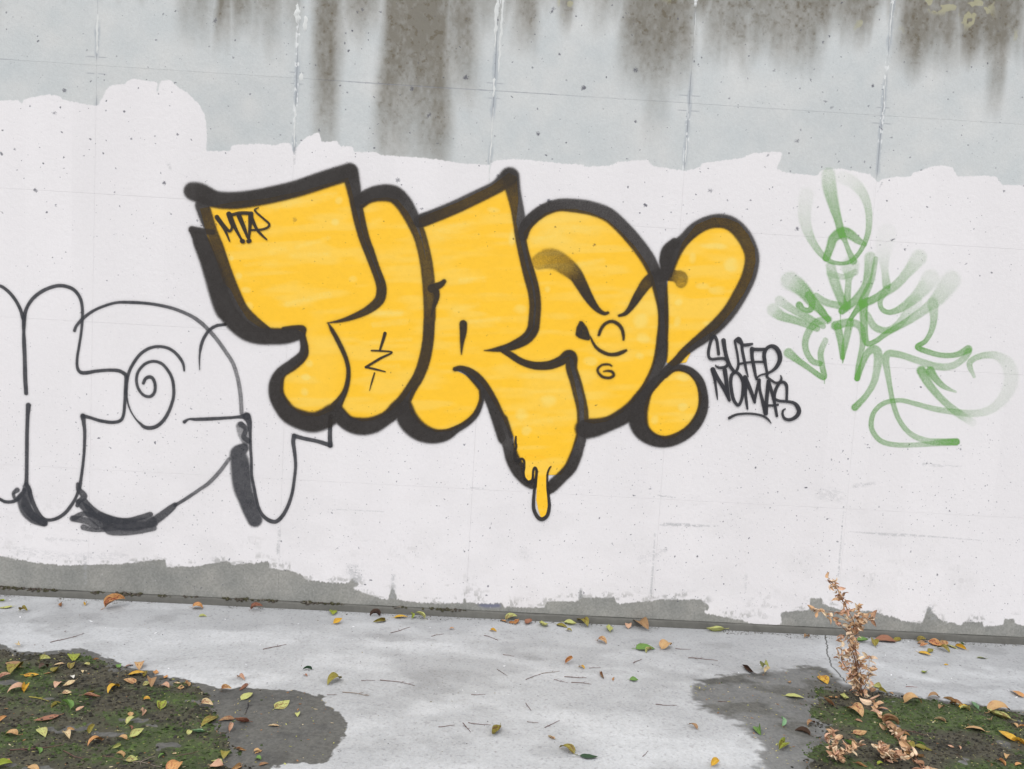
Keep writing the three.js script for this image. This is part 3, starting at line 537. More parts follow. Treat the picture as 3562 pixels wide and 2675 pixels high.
const piece = new THREE.Group(); piece.name = 'yellow_bubble_letters'; wall.add(piece);
piece.userData.label = 'big yellow bubble letters with thick black outline and a drip';
{
  const x0 = -1.45, x1 = 1.4, y0 = 0.35, y1 = 2.25, w = 2048, h = 1366, data = new Uint8Array(w * h * 4), pale = spray(STREAKS, { soft: 0.75, res: 0.003, rough: 0.5 });
  for (let j = 0; j < h; j++) for (let i = 0; i < w; i++) {
    const x = x0 + (i + 0.5) / w * (x1 - x0), y = y0 + (j + 0.5) / h * (y1 - y0), o = (j * w + i) * 4;
    let k = 0.34 * ss(0.42, 0.75, fbm(x * 5 + y * 3, (y - x * 0.1) * 26 + 7, 2)) + 0.25 * ss(0.5, 0.8, fbm(x * 2.6 + 4, y * 2.6, 2));
    for (const [sx, sy, a, b] of SPOTS) { const dx = (x - sx / 1000) / (a / 850), dy = (y - sy / 1000) / (b / 1000), d = dx * dx + dy * dy + (noise(x * 30, y * 40) - 0.5) * 0.9; if (d < 2) k += 0.6 * (1 - ss(0, 1.6, d)); }
    const pi = Math.floor((x - pale.x0) / (pale.x1 - pale.x0) * pale.w), pj = Math.floor((y - pale.y0) / (pale.y1 - pale.y0) * pale.h);
    if (pi >= 0 && pj >= 0 && pi < pale.w && pj < pale.h) k += pale.A[pj * pale.w + pi] * 0.8 * (0.45 + 0.9 * fbm(x * 7, (y - x * 0.16) * 90, 2));
    k = clamp(k) * 0.78; const g = 0.955 + 0.06 * hash(i, j) + 0.05 * (fbm(x * 40, y * 55, 2) - 0.3);
    data[o] = sr((0.9 + (0.84 - 0.9) * k) * g); data[o + 1] = sr((0.512 + (0.64 - 0.512) * k) * g); data[o + 2] = sr((0.013 + (0.16 - 0.013) * k) * g); data[o + 3] = 255;
  }
  stampPits(data, w, h, x0, y0, x1, y1, [120, 92, 30]);
  const mat = new THREE.MeshStandardMaterial({ name: 'yellow spray paint', map: dataTex(data, w, h), roughness: 0.5, bumpMap: grainAt((x1 - x0) / 0.8, (y1 - y0) / 0.8), bumpScale: 0.0006 });
  const fill = (p, z) => {
    const s = new THREE.Shape(); for (let i = 0; i < p.length; i += 2) s[i ? 'lineTo' : 'moveTo'](p[i] / 1000, p[i + 1] / 1000);
    const g = new THREE.ShapeGeometry(s), q = g.attributes.position, u = g.attributes.uv;
    for (let i = 0; i < q.count; i++) u.setXY(i, (q.getX(i) - x0) / (x1 - x0), (q.getY(i) - y0) / (y1 - y0));
    return g.translate(0, 0, z);
  };
  FILLS.forEach((p, i) => part('letter_fill', fill(p, 0.0022 + i * 0.0002), mat, piece));
  paintMesh('letter_outline', spray(BLACK.map((s) => s.map((v, i) => (i % 4 === 3 && v > 70 ? v + (96 - v) * 0.4 : v))), { soft: 0.2, minSoft: 0.0045, hollow: 0.14, thinAt: 0.9, mist: 0.016, rough: 0.1, build: 0.35 }), lin(34, 28, 24), 0.0044, piece);
  part('drip_fill', fill(DRIP, 0.0052), mat, piece);
  paintMesh('drip_outline', spray(DETAIL, { soft: 0.12, minSoft: 0.0012, rough: 0.08 }), lin(30, 26, 25), 0.006, piece);
  paintMesh('initials', spray(CORNER, { soft: 0.1, minSoft: 0.001, rough: 0.06 }), lin(30, 26, 23), 0.0068, piece);
}
paintMesh('black_written_words', spray(WORDS, { res: 0.0008, soft: 0.12, minSoft: 0.0012, rough: 0.06 }), lin(32, 32, 38), 0.0068, wall, 'small black handwritten words in two underlined rows');

// ---------------------------------------------------------------- ground
const DAMP_L = [-2291,587,-2016,577,-1871,584,-1811,624,-1727,632,-1656,635,-1609,618,-1570,583,-1502,587,-1449,640,-1356,691,-1288,733,-1184,765,-1100,808,-1008,818,-950,857,-880,870,-815,868,-747,861,-693,855,-612,866,-541,888,-492,912,-469,966,-421,1015,-390,1073,-370,1113,-366,1178,-372,1233,-377,1286,-374,1322,-380,1351,-430,1362,-501,1371,-551,1393,-555,1446,-558,1559,-705,1787,-1149,1817,-1407,1835];
const DAMP_R = [923,747,931,673,1014,587,1153,527,1296,488,1384,460,1475,419,1550,387,1610,398,1601,453,1603,535,1612,584,1697,613,1764,628,1850,651,1909,676,1999,688,2108,707,2209,737,2258,743,2478,760,1945,1608,1260,1654,941,1507,970,1377,1017,1277,1052,1215,1061,1161,1090,1135,1087,1095,1070,1055,1062,996,996,985,1082,959,1081,933,998,913,924,855,920,797];
const MOSS_L = [-2267,621,-2002,600,-1855,612,-1712,659,-1598,640,-1527,614,-1443,673,-1345,718,-1227,769,-1093,827,-997,847,-919,908,-846,1039,-786,1161,-712,1271,-625,1371,-592,1410,-579,1409,-558,1559,-705,1787,-1149,1817,-1407,1835];
const MOSS_R = [1462,616,1574,604,1636,641,1687,636,1756,645,1841,667,1901,692,1990,704,2098,723,2199,753,2248,758,2471,771,1945,1608,1120,1664,1185,1263,1211,1140,1294,1052,1346,916,1353,803,1401,687];
const CRACK = [1759,-7,1720,86,1692,174,1665,232,1645,313,1621,391,1622,439,1623,486,1617,561];
const GX0 = -3.2, GX1 = 3.2, GZ1 = 2.2, EDGE = 0.022;
tag(top('ground', new THREE.PlaneGeometry(160, 160).rotateX(-Math.PI / 2).translate(0, -0.012, 60), new THREE.MeshStandardMaterial({ name: 'far ground', color: new THREE.Color(0.2, 0.2, 0.195), roughness: 0.95 })), 'grey concrete ground stretching away from the wall', 'ground', null, 'structure');
{
  const w = 2048, h = 1024, data = new Uint8Array(w * h * 4), dampL = polyMask([DAMP_L], GX0, 0, GX1, GZ1, w, h, 3), dampR = polyMask([DAMP_R], GX0, 0, GX1, GZ1, w, h, 10);
  const crack = []; for (let i = 0; i < CRACK.length; i += 2) crack.push([CRACK[i] / 1000, CRACK[i + 1] / 1000]);
  const seg = (x, z) => { let m = 9; for (let i = 0; i < crack.length - 1; i++) { const [a, b] = crack[i], [c, d] = crack[i + 1], t = clamp(((x - a) * (c - a) + (z - b) * (d - b)) / ((c - a) ** 2 + (d - b) ** 2)); m = Math.min(m, Math.hypot(x - a - t * (c - a), z - b - t * (d - b))); } return m; };
  for (let j = 0; j < h; j++) for (let i = 0; i < w; i++) {
    const x = GX0 + (i + 0.5) / w * (GX1 - GX0), z = (j + 0.5) / h * GZ1, o = j * w + i, g = hash(i, j + 4000);
    const big = fbm(x * 1.3, z * 2.1 + 3), mid = fbm(x * 8, z * 12, 3), brush = noise(x * 190, z * 34), fine = fbm(x * 120, z * 120, 2);
    let b = 0.375 * (0.88 + 0.26 * big + 0.2 * (mid - 0.5) + 0.05 * (brush - 0.5) + 0.2 * (fine - 0.5) + 0.14 * (g - 0.5));
    const pale = ss(0.5, 0.7, fbm(x * 2.2 + 7, z * 5 + 1, 3)) * 0.17; b *= 1 + pale;
    let R = b * 0.985, G = b, B = b * 1.025;
    const silt = ss(0.42, 0.56, fbm(x * 2.4 + 5, z * 5 + 2, 4) + 0.28 - z * 0.55), dirt = 0.14 * ss(0.56, 0.74, fbm(x * 6 + 2, z * 9 + 8, 3)) + 0.15 * silt * (0.75 + 0.5 * fine); R *= 1 - dirt * 0.92; G *= 1 - dirt * 0.93; B *= 1 - dirt * 0.95;
    const sp = ss(0.79, 0.86, noise(x * 140 + 9, z * 140)); R *= 1 - sp * 0.2; G *= 1 - sp * 0.21; B *= 1 - sp * 0.21;
    const q = clamp(j + Math.round((fbm(x * 26, z * 30 + 60, 3) - 0.5) * 22), 0, h - 1) * w + clamp(i + Math.round((fbm(x * 26 + 90, z * 30, 3) - 0.5) * 16), 0, w - 1), fz = (fbm(x * 34, z * 50, 3) - 0.5) * 0.8, k = Math.max(ss(0.34, 0.66, dampL[q] + fz), ss(0.2, 0.8, dampR[q] + fz * 0.8) * (0.8 + 0.2 * ss(0.4, 0.6, mid))) * (0.88 + 0.12 * mid);
    const dr = 0.07 * (0.7 + 0.5 * mid + 0.75 * (fine - 0.5) + 0.3 * (g - 0.5)) * (1 - 0.3 * ss(0.55, 0.7, fbm(x * 11, z * 15 + 30, 3))); R += (dr * 1.03 - R) * k; G += (dr - G) * k; B += (dr * 0.89 - B) * k;
    if (x > 1.2 && x < 2.2 && z < 1) {
      const d = seg(x + (noise(z * 60, 1) - 0.5) * 0.008, z), sw = (1 - ss(0.004, 0.05, d + (fbm(x * 30, z * 40, 2) - 0.4) * 0.05)) * 0.55; R += (0.42 - R) * sw; G += (0.43 - G) * sw; B += (0.44 - B) * sw;
      const ck = 1 - ss(0.001, 0.0045, d); R += (0.05 - R) * ck; G += (0.05 - G) * ck; B += (0.045 - B) * ck;
    }
    data[o * 4] = sr(R); data[o * 4 + 1] = sr(G); data[o * 4 + 2] = sr(B); data[o * 4 + 3] = 255;
  }
  const g = new THREE.BoxGeometry(GX1 - GX0, 0.2, GZ1 - EDGE).translate(0, -0.1, (GZ1 + EDGE) / 2), p = g.attributes.position, u = g.attributes.uv;
  for (let i = 0; i < p.count; i++) u.setXY(i, (p.getX(i) - GX0) / (GX1 - GX0), p.getZ(i) / GZ1);
  const a = top('concrete_apron', g, new THREE.MeshStandardMaterial({ name: 'apron concrete', map: dataTex(data, w, h), roughness: 0.85, bumpMap: grainAt(9, 3.2), bumpScale: 0.002 }));
  tag(a, 'pale concrete apron with dark damp patches in front of the wall', 'pavement', null, 'structure');
}
for (const s of [-1, 1]) tag(top('concrete_apron', new THREE.BoxGeometry(6, 0.2, GZ1 - EDGE).translate(s * 6.2, -0.1, (GZ1 + EDGE) / 2), new THREE.MeshStandardMaterial({ name: 'side apron', color: new THREE.Color(0.27, 0.272, 0.278), roughness: 0.9 })), 'plain continuation of the pale concrete apron', 'pavement', null, 'structure');

// low damp kerb at the wall's foot
{
  const n = 900, P = [], U = [], I = [], C = [], L = 14.4, prof = (x) => { const a = (noise(x * 14, 2) - 0.5) * 0.004, b = (noise(x * 40, 5) - 0.5) * 0.003; return [[-0.02, BOTTOM - 0.001 + a * 0.3], [0.012 + b, BOTTOM - 0.002 + a], [0.018 + b, BOTTOM - 0.006 + a], [EDGE - 0.0006, -0.004]]; };
  for (let k = 0; k <= n; k++) { const x = -L / 2 + L * k / n; for (const [z, y] of prof(x)) { P.push(x, y, z); U.push(x / 0.8, (y - z) / 0.8); const v = 0.108 * (0.62 + 0.5 * fbm(x * 9, y * 30 + z * 60, 3) + 0.25 * noise(x * 90, y * 90)); C.push(v * 1.03, v, v * 0.9); } if (k) for (let i = 0; i < 3; i++) { const o = k * 4 + i; I.push(o - 4, o - 3, o + 1, o - 4, o + 1, o); } }
  const g = geom(P, U, I); g.setAttribute('color', new THREE.Float32BufferAttribute(C, 3));
  tag(top('kerb_strip', g, new THREE.MeshStandardMaterial({ name: 'damp kerb', vertexColors: true, roughness: 0.85, bumpMap: grainAt(1, 1), bumpScale: 0.002 })), 'low dark damp concrete strip along the foot of the wall', 'kerb');
}

// moss: thin uneven cushions on the damp concrete
const inPoly = (p, x, z) => { let c = false; for (let i = 0, j = p.length - 2; i < p.length; j = i, i += 2) if ((p[i + 1] / 1000 > z) !== (p[j + 1] / 1000 > z) && x < (p[j] - p[i]) / 1000 * (z - p[i + 1] / 1000) / ((p[j + 1] - p[i + 1]) / 1000) + p[i] / 1000) c = !c; return c; };
const mossFields = [];
function moss(poly, label) {
  let x0 = 9, x1 = -9, z0 = 9, z1 = -9; for (let i = 0; i < poly.length; i += 2) { x0 = Math.min(x0, poly[i] / 1000); x1 = Math.max(x1, poly[i] / 1000); z0 = Math.min(z0, poly[i + 1] / 1000); z1 = Math.max(z1, poly[i + 1] / 1000); }
  x0 = Math.max(GX0, x0) - 0.02; x1 = Math.min(GX1, x1) + 0.02; z0 -= 0.02; z1 = Math.min(2.1, z1) + 0.02;
  const st = 0.008, w = Math.ceil((x1 - x0) / st), h = Math.ceil((z1 - z0) / st), m = polyMask([poly], x0, z0, x1, z1, w, h, 7);
  const H = new Float32Array(w * h);
  for (let j = 0; j < h; j++) for (let i = 0; i < w; i++) {
    const x = x0 + (i + 0.5) * (x1 - x0) / w, z = z0 + (j + 0.5) * (z1 - z0) / h, n = fbm(x * 9, z * 13, 3), f = fbm(x * 60, z * 60, 2);
    H[j * w + i] = -0.004 + ss(0.3, 0.8, m[j * w + i] * (0.25 + 1.25 * n)) * 0.0062 + Math.max(0, f - 0.4) * 0.015 * ss(0.4, 0.9, m[j * w + i]) * n;
  }
  const P = [], U = [], I = [], id = new Int32Array(w * h).fill(-1);
  const vert = (i, j) => { const o = j * w + i; if (id[o] < 0) { id[o] = P.length / 3; const x = x0 + (i + 0.5) * (x1 - x0) / w, z = z0 + (j + 0.5) * (z1 - z0) / h; P.push(x, H[o], z); U.push((x - x0) / (x1 - x0), (z - z0) / (z1 - z0)); } return id[o]; };
  for (let j = 0; j < h - 1; j++) for (let i = 0; i < w - 1; i++) { const o = j * w + i; if (Math.max(H[o], H[o + 1], H[o + w], H[o + w + 1]) < -0.0005) continue; const a = vert(i, j), b = vert(i + 1, j), c = vert(i + 1, j + 1), d = vert(i, j + 1); I.push(a, d, c, a, c, b); }
  const tw = 1536, th = Math.min(1024, Math.round(1536 * (z1 - z0) / (x1 - x0))), data = new Uint8Array(tw * th * 4);
  for (let j = 0; j < th; j++) for (let i = 0; i < tw; i++) {
    const x = x0 + (i + 0.5) / tw * (x1 - x0), z = z0 + (j + 0.5) / th * (z1 - z0), o = (j * tw + i) * 4, g = hash(i, j);
    const green = ss(0.34, 0.6, fbm(x * 5 + 3, z * 8 + 1, 3)), mid = fbm(x * 26, z * 34, 3), fi = noise(x * 260, z * 260), black = ss(0.6, 0.74, fbm(x * 10 + 40, z * 16, 3));
    let R = 0.052, G = 0.047, B = 0.031; R += (0.042 - R) * green; G += (0.058 - G) * green; B += (0.018 - B) * green;
    const e = (0.55 + 0.7 * mid + 0.5 * (fi - 0.5) + 0.3 * (g - 0.5)) * (1 - 0.55 * black); R *= e; G *= e; B *= e;
    const gr = ss(0.74, 0.84, noise(x * 85, z * 85 + 7)) * green; G += 0.035 * gr; R += 0.014 * gr;
    const yl = ss(0.9, 0.94, noise(x * 210 + 5, z * 210)); R += (0.26 - R) * yl * 0.7; G += (0.25 - G) * yl * 0.7; B += (0.08 - B) * yl * 0.7;
    data[o] = sr(R); data[o + 1] = sr(G); data[o + 2] = sr(B); data[o + 3] = 255;
  }
  const mesh = top('moss_patch', geom(P, U, I), new THREE.MeshStandardMaterial({ name: 'moss', map: dataTex(data, tw, th), roughness: 0.9 }));
  tag(mesh, label, 'moss', null, 'stuff');
  mossFields.push((x, z) => { const i = Math.floor((x - x0) / (x1 - x0) * w), j = Math.floor((z - z0) / (z1 - z0) * h); return i >= 0 && j >= 0 && i < w && j < h ? H[j * w + i] : 0; });
}
moss(MOSS_L, 'dark green mossy mud below the hollow black letters');
moss(MOSS_R, 'dark green mossy mud around the dried weeds');
const groundAt = (x, z) => Math.max(0, ...mossFields.map((f) => f(x, z)));

// moss and crumbs caught on the kerb, as one clump of stuff
{
  const list = [], blob = new THREE.IcosahedronGeometry(1, 1);
  for (let k = 0; k < 800; k++) {
    const x = -2.6 + rnd() ** 1.5 * 2.6, d = noise(x * 16, 3); if (d < 0.34) continue;
    const s = rr(0.002, 0.0062) * (0.4 + d), g = blob.clone().scale(s * rr(1, 2.2), s * rr(0.5, 1), s).rotateY(rr(0, 3)).translate(x, BOTTOM + rr(-0.006, 0.003), rr(0.003, 0.016)), p = g.attributes.position, C = [], t = rnd();
    for (let i = 0; i < p.count; i++) { p.setX(i, p.getX(i) + (hash(i, k) - 0.5) * s * 0.7); p.setY(i, p.getY(i) + (hash(i + 50, k) - 0.5) * s * 0.7); const v = rr(0.6, 1.2); C.push(...(t < 0.5 ? [0.085 * v, 0.08 * v, 0.042 * v] : t < 0.85 ? [0.1 * v, 0.082 * v, 0.065 * v] : [0.2 * v, 0.18 * v, 0.15 * v])); }
    g.setAttribute('color', new THREE.Float32BufferAttribute(C, 3)); list.push(g);
  }
  const g = mergeGeometries(list); g.computeVertexNormals();
  tag(top('kerb_moss', g, new THREE.MeshStandardMaterial({ name: 'kerb moss', vertexColors: true, roughness: 1 })), 'moss and dirt crumbs caught along the damp strip at the wall', 'moss', null, 'stuff');
}
// crumbs of leaf, seed and grit
function crumbs(name, n, colors, size, where, label, far = 1.6) {
  const m = new THREE.InstancedMesh(new THREE.TetrahedronGeometry(1, 1), new THREE.MeshStandardMaterial({ name, roughness: 0.9 }), n), o = new THREE.Object3D(), c = new THREE.Color();
  for (let k = 0; k < n; k++) { let x, z; do { x = rr(-2.6, 2.7); z = (far < 1 ? 0.026 : 0.04) + rnd() * far; } while (!where(x, z)); const s = rr(size[0], size[1]); o.position.set(x, groundAt(x, z) + s * 0.25, z); o.rotation.set(rr(-0.3, 0.3), rr(0, 6.3), rr(-0.3, 0.3)); o.scale.set(s * rr(0.6, 2.4), s * 0.35, s * rr(0.4, 1)); o.updateMatrix(); m.setMatrixAt(k, o.matrix); const q = colors[Math.floor(rnd() * colors.length)], v = rr(0.7, 1.25); m.setColorAt(k, c.setRGB(q[0] * v, q[1] * v, q[2] * v)); }
  m.name = name; m.castShadow = m.receiveShadow = true; scene.add(m); tag(m, label, 'debris', null, 'stuff');
}
const mossy = (x, z) => inPoly(MOSS_L, x, z) || inPoly(MOSS_R, x, z), damp = (x, z) => inPoly(DAMP_L, x, z) || inPoly(DAMP_R, x, z);
{
  const n = 9000, m = new THREE.InstancedMesh(new THREE.IcosahedronGeometry(1, 0), new THREE.MeshStandardMaterial({ name: 'moss tuft', roughness: 1 }), n), o = new THREE.Object3D(), c = new THREE.Color();
  for (let k = 0; k < n; k++) {
    let x, z; do { x = rr(-2.4, 2.9); z = 0.25 + rnd() * 1.4; } while (!(mossy(x, z) ? fbm(x * 9, z * 13, 3) + 0.25 * rnd() > 0.5 : damp(x, z) && rnd() < 0.004));
    const s = rr(0.0018, 0.0055), t = fbm(x * 5 + 3, z * 8 + 1, 3), v = rr(0.6, 1.5); o.position.set(x, Math.max(0, ...mossFields.map((f) => f(x, z))) + s * 0.1, z); o.rotation.set(rnd() * 3, rnd() * 3, 0); o.scale.set(s * rr(0.8, 2), s * rr(0.3, 0.8), s * rr(0.8, 1.6)); o.updateMatrix(); m.setMatrixAt(k, o.matrix);
    if (rnd() < ss(0.35, 0.62, t)) c.setRGB(0.04 * v, 0.062 * v, 0.016 * v); else if (rnd() < 0.6) c.setRGB(0.05 * v, 0.044 * v, 0.03 * v); else c.setRGB(0.024 * v, 0.022 * v, 0.018 * v);
    m.setColorAt(k, c);
  }
  m.name = 'moss_tufts'; m.castShadow = m.receiveShadow = true; scene.add(m); tag(m, 'tiny moss tufts and mud crumbs over the damp patches', 'moss', null, 'stuff');
}
crumbs('leaf_crumbs', 1100, [[0.36, 0.36, 0.1], [0.3, 0.26, 0.1], [0.25, 0.12, 0.05], [0.4, 0.34, 0.22]], [0.0014, 0.0042], (x, z) => damp(x, z), 'tiny yellow and tan leaf crumbs strewn over the moss');
crumbs('grit', 520, [[0.05, 0.04, 0.045], [0.12, 0.07, 0.05], [0.09, 0.08, 0.08], [0.2, 0.17, 0.07]], [0.001, 0.0028], (x, z) => !damp(x, z) && noise(x * 7, z * 9) > 0.45, 'dark grit and bark crumbs on the bare concrete');
crumbs('gutter_grit', 900, [[0.06, 0.05, 0.04], [0.09, 0.075, 0.055], [0.05, 0.055, 0.03], [0.14, 0.12, 0.1]], [0.001, 0.0034], (x, z) => z < 0.042 + 0.05 * Math.pow(noise(x * 9, 3), 4) && noise(x * 5, 8) > 0.3, 'dark grit gathered where the apron meets the kerb strip', 0.08);
crumbs('paint_flecks', 60, [[0.7, 0.7, 0.72]], [0.002, 0.005], (x, z) => !damp(x, z) && z < 0.9, 'white paint flecks fallen on the bare concrete');

// ---------------------------------------------------------------- fallen leaves
const leafTex = [0, 1, 2].map((q) => {
  const N = 128, d = new Uint8Array(N * N * 4);
  for (let j = 0; j < N; j++) for (let i = 0; i < N; i++) {
    const u = (i + 0.5) / N * 2 - 1, v = (j + 0.5) / N, o = (j * N + i) * 4, mid = 1 - ss(0.02, 0.06, Math.abs(u)), side = 1 - ss(0.05, 0.16, Math.abs(((v * 9 + Math.abs(u) * 2.4) % 1) - 0.5) * 2);
    const bl = ss(0.5, 0.75, fbm(i / 22 + q * 31, j / 22 + 9, 3)) * [0.25, 0.5, 0.75][q], sp = ss(0.74, 0.84, noise(i / 5 + q * 50, j / 5)) * [0.15, 0.4, 0.6][q], f = 0.9 + 0.14 * hash(i + q * 300, j);
    d[o] = 255 * clamp((0.9 + 0.1 * mid + 0.05 * side - bl * 0.25 - sp * 0.5) * f); d[o + 1] = 255 * clamp((0.9 + 0.1 * mid + 0.05 * side - bl * 0.42 - sp * 0.65) * f); d[o + 2] = 255 * clamp((0.9 + 0.06 * mid - bl * 0.4 - sp * 0.65) * f); d[o + 3] = 255;
  }
  return dataTex(d, N, N);
});
// unit leaf along +x: ovate blade with pointed tip, drawn up by fold (across) and curl (along)
function leafGeo({ width = 0.6, fold = 0.2, curl = 0.4, twist = 0, heart = 0, wave = 0.03, q = 0 }) {
  const nu = 10, nv = 6, P = [], U = [], I = [];
  for (let i = 0; i <= nu; i++) {
    const t = i / nu, wd = 0.5 * width * Math.pow(Math.sin(Math.PI * Math.pow(t, 0.78 - heart * 0.2)), 0.8) * (1 - 0.18 * t) + (i === 0 ? 0.006 : i === nu ? 0.002 : 0), a = curl * (t - 0.5) * 2, R = Math.abs(curl) > 0.02 ? 0.5 / curl : 0;
    const cx = R ? R * Math.sin(a) : t - 0.5, cy = R ? R * (Math.cos(a) - 1) : 0;
    for (let j = 0; j <= nv; j++) {
      const s = j / nv * 2 - 1, f = fold * s * Math.sign(s) * 1.0, yy = Math.abs(s) * wd * Math.sin(fold) + wave * wd * Math.sin(i * 1.9 + j * 2.3 + q * 5), zz = s * wd * Math.cos(fold), tw = twist * (t - 0.5);
      const y2 = yy * Math.cos(tw) - zz * Math.sin(tw), z2 = yy * Math.sin(tw) + zz * Math.cos(tw);
      P.push(cx + y2 * Math.sin(a), cy + y2 * Math.cos(a), z2); U.push(s * 0.5 + 0.5, t);
    }
  }
  for (let i = 0; i < nu; i++) for (let j = 0; j < nv; j++) { const o = i * (nv + 1) + j; I.push(o, o + nv + 1, o + 1, o + 1, o + nv + 1, o + nv + 2); }
  const g = geom(P, U, I), s0 = P.slice(3 * 3, 3 * 3 + 3), pet = new THREE.TubeGeometry(new THREE.QuadraticBezierCurve3(new THREE.Vector3(...s0), new THREE.Vector3(s0[0] - 0.1, s0[1] - 0.01, s0[2]), new THREE.Vector3(s0[0] - 0.2, s0[1] + 0.02, s0[2] + 0.04)), 4, 0.012, 4);
  const m = mergeGeometries([g, pet]); return m;
}
const FORMS = [
  [leafGeo({ fold: 0.12, curl: 0.25, q: 1 }), leafGeo({ fold: 0.2, curl: -0.3, width: 0.68, q: 2 }), leafGeo({ fold: 0.15, curl: 0.4, width: 0.55, heart: 0.6, q: 3 })],
  [leafGeo({ fold: 0.25, curl: 1.05, width: 0.6, q: 4 }), leafGeo({ fold: 0.5, curl: 0.85, twist: 0.7, q: 5 }), leafGeo({ fold: 0.3, curl: 1.3, width: 0.66, twist: -0.5, q: 6 })],
  [leafGeo({ fold: 1.05, curl: 0.35, width: 0.7, q: 7 }), leafGeo({ fold: 1.2, curl: -0.4, width: 0.6, twist: 0.4, q: 8 })],
  [leafGeo({ fold: 0.6, curl: -0.75, width: 0.7, q: 9 }), leafGeo({ fold: 0.8, curl: -0.6, width: 0.62, q: 10 })],
  [leafGeo({ fold: 0.85, curl: 0.45, width: 0.8, q: 11 }), leafGeo({ fold: 0.95, curl: 0.7, width: 0.75, twist: 0.6, q: 12 }), leafGeo({ fold: 0.7, curl: -0.5, width: 0.85, q: 13 })],
  [leafGeo({ fold: 1.25, curl: 1.2, width: 0.9, twist: 1.4, q: 14 })],
];
const below = (x) => (x < -1.25 ? 'in front of the hollow letters' : x < -0.55 ? 'in front of first yellow letter' : x < 0 ? 'in front of middle yellow letters' : x < 0.3 ? 'in front of the yellow drip' : x < 0.65 ? 'in front of yellow exclamation mark' : x < 1.3 ? 'in front of the black words' : 'in front of the green scrawl');
const FORMWORD = ['flat', 'arched', 'folded', 'cupped', 'half-closed', 'crumpled'];
const COLORS = { g: [[108, 148, 66], 'green'], p: [[196, 200, 122], 'pale green'], m: [[142, 186, 140], 'mint green'], y: [[224, 178, 52], 'yellow'], o: [[150, 140, 54], 'olive'], r: [[166, 114, 88], 'red brown'], b: [[168, 132, 92], 'brown'], a: [[212, 156, 96], 'orange'], t: [[206, 166, 114], 'tan'], c: [[226, 204, 158], 'cream'], k: [[214, 172, 142], 'pinkish'], w: [[238, 236, 226], 'white'], d: [[36, 74, 44], 'dark green'], x: [[84, 60, 44], 'dark brown'], e: [[158, 172, 56], 'yellow green'] };
const leafMats = {};
const leafMat = (k, q) => leafMats[k + q] ??= new THREE.MeshPhysicalMaterial({ name: COLORS[k][1] + ' leaf', color: lin(...COLORS[k][0]).multiplyScalar(0.9), map: leafTex[q], roughness: 0.62, side: THREE.DoubleSide });
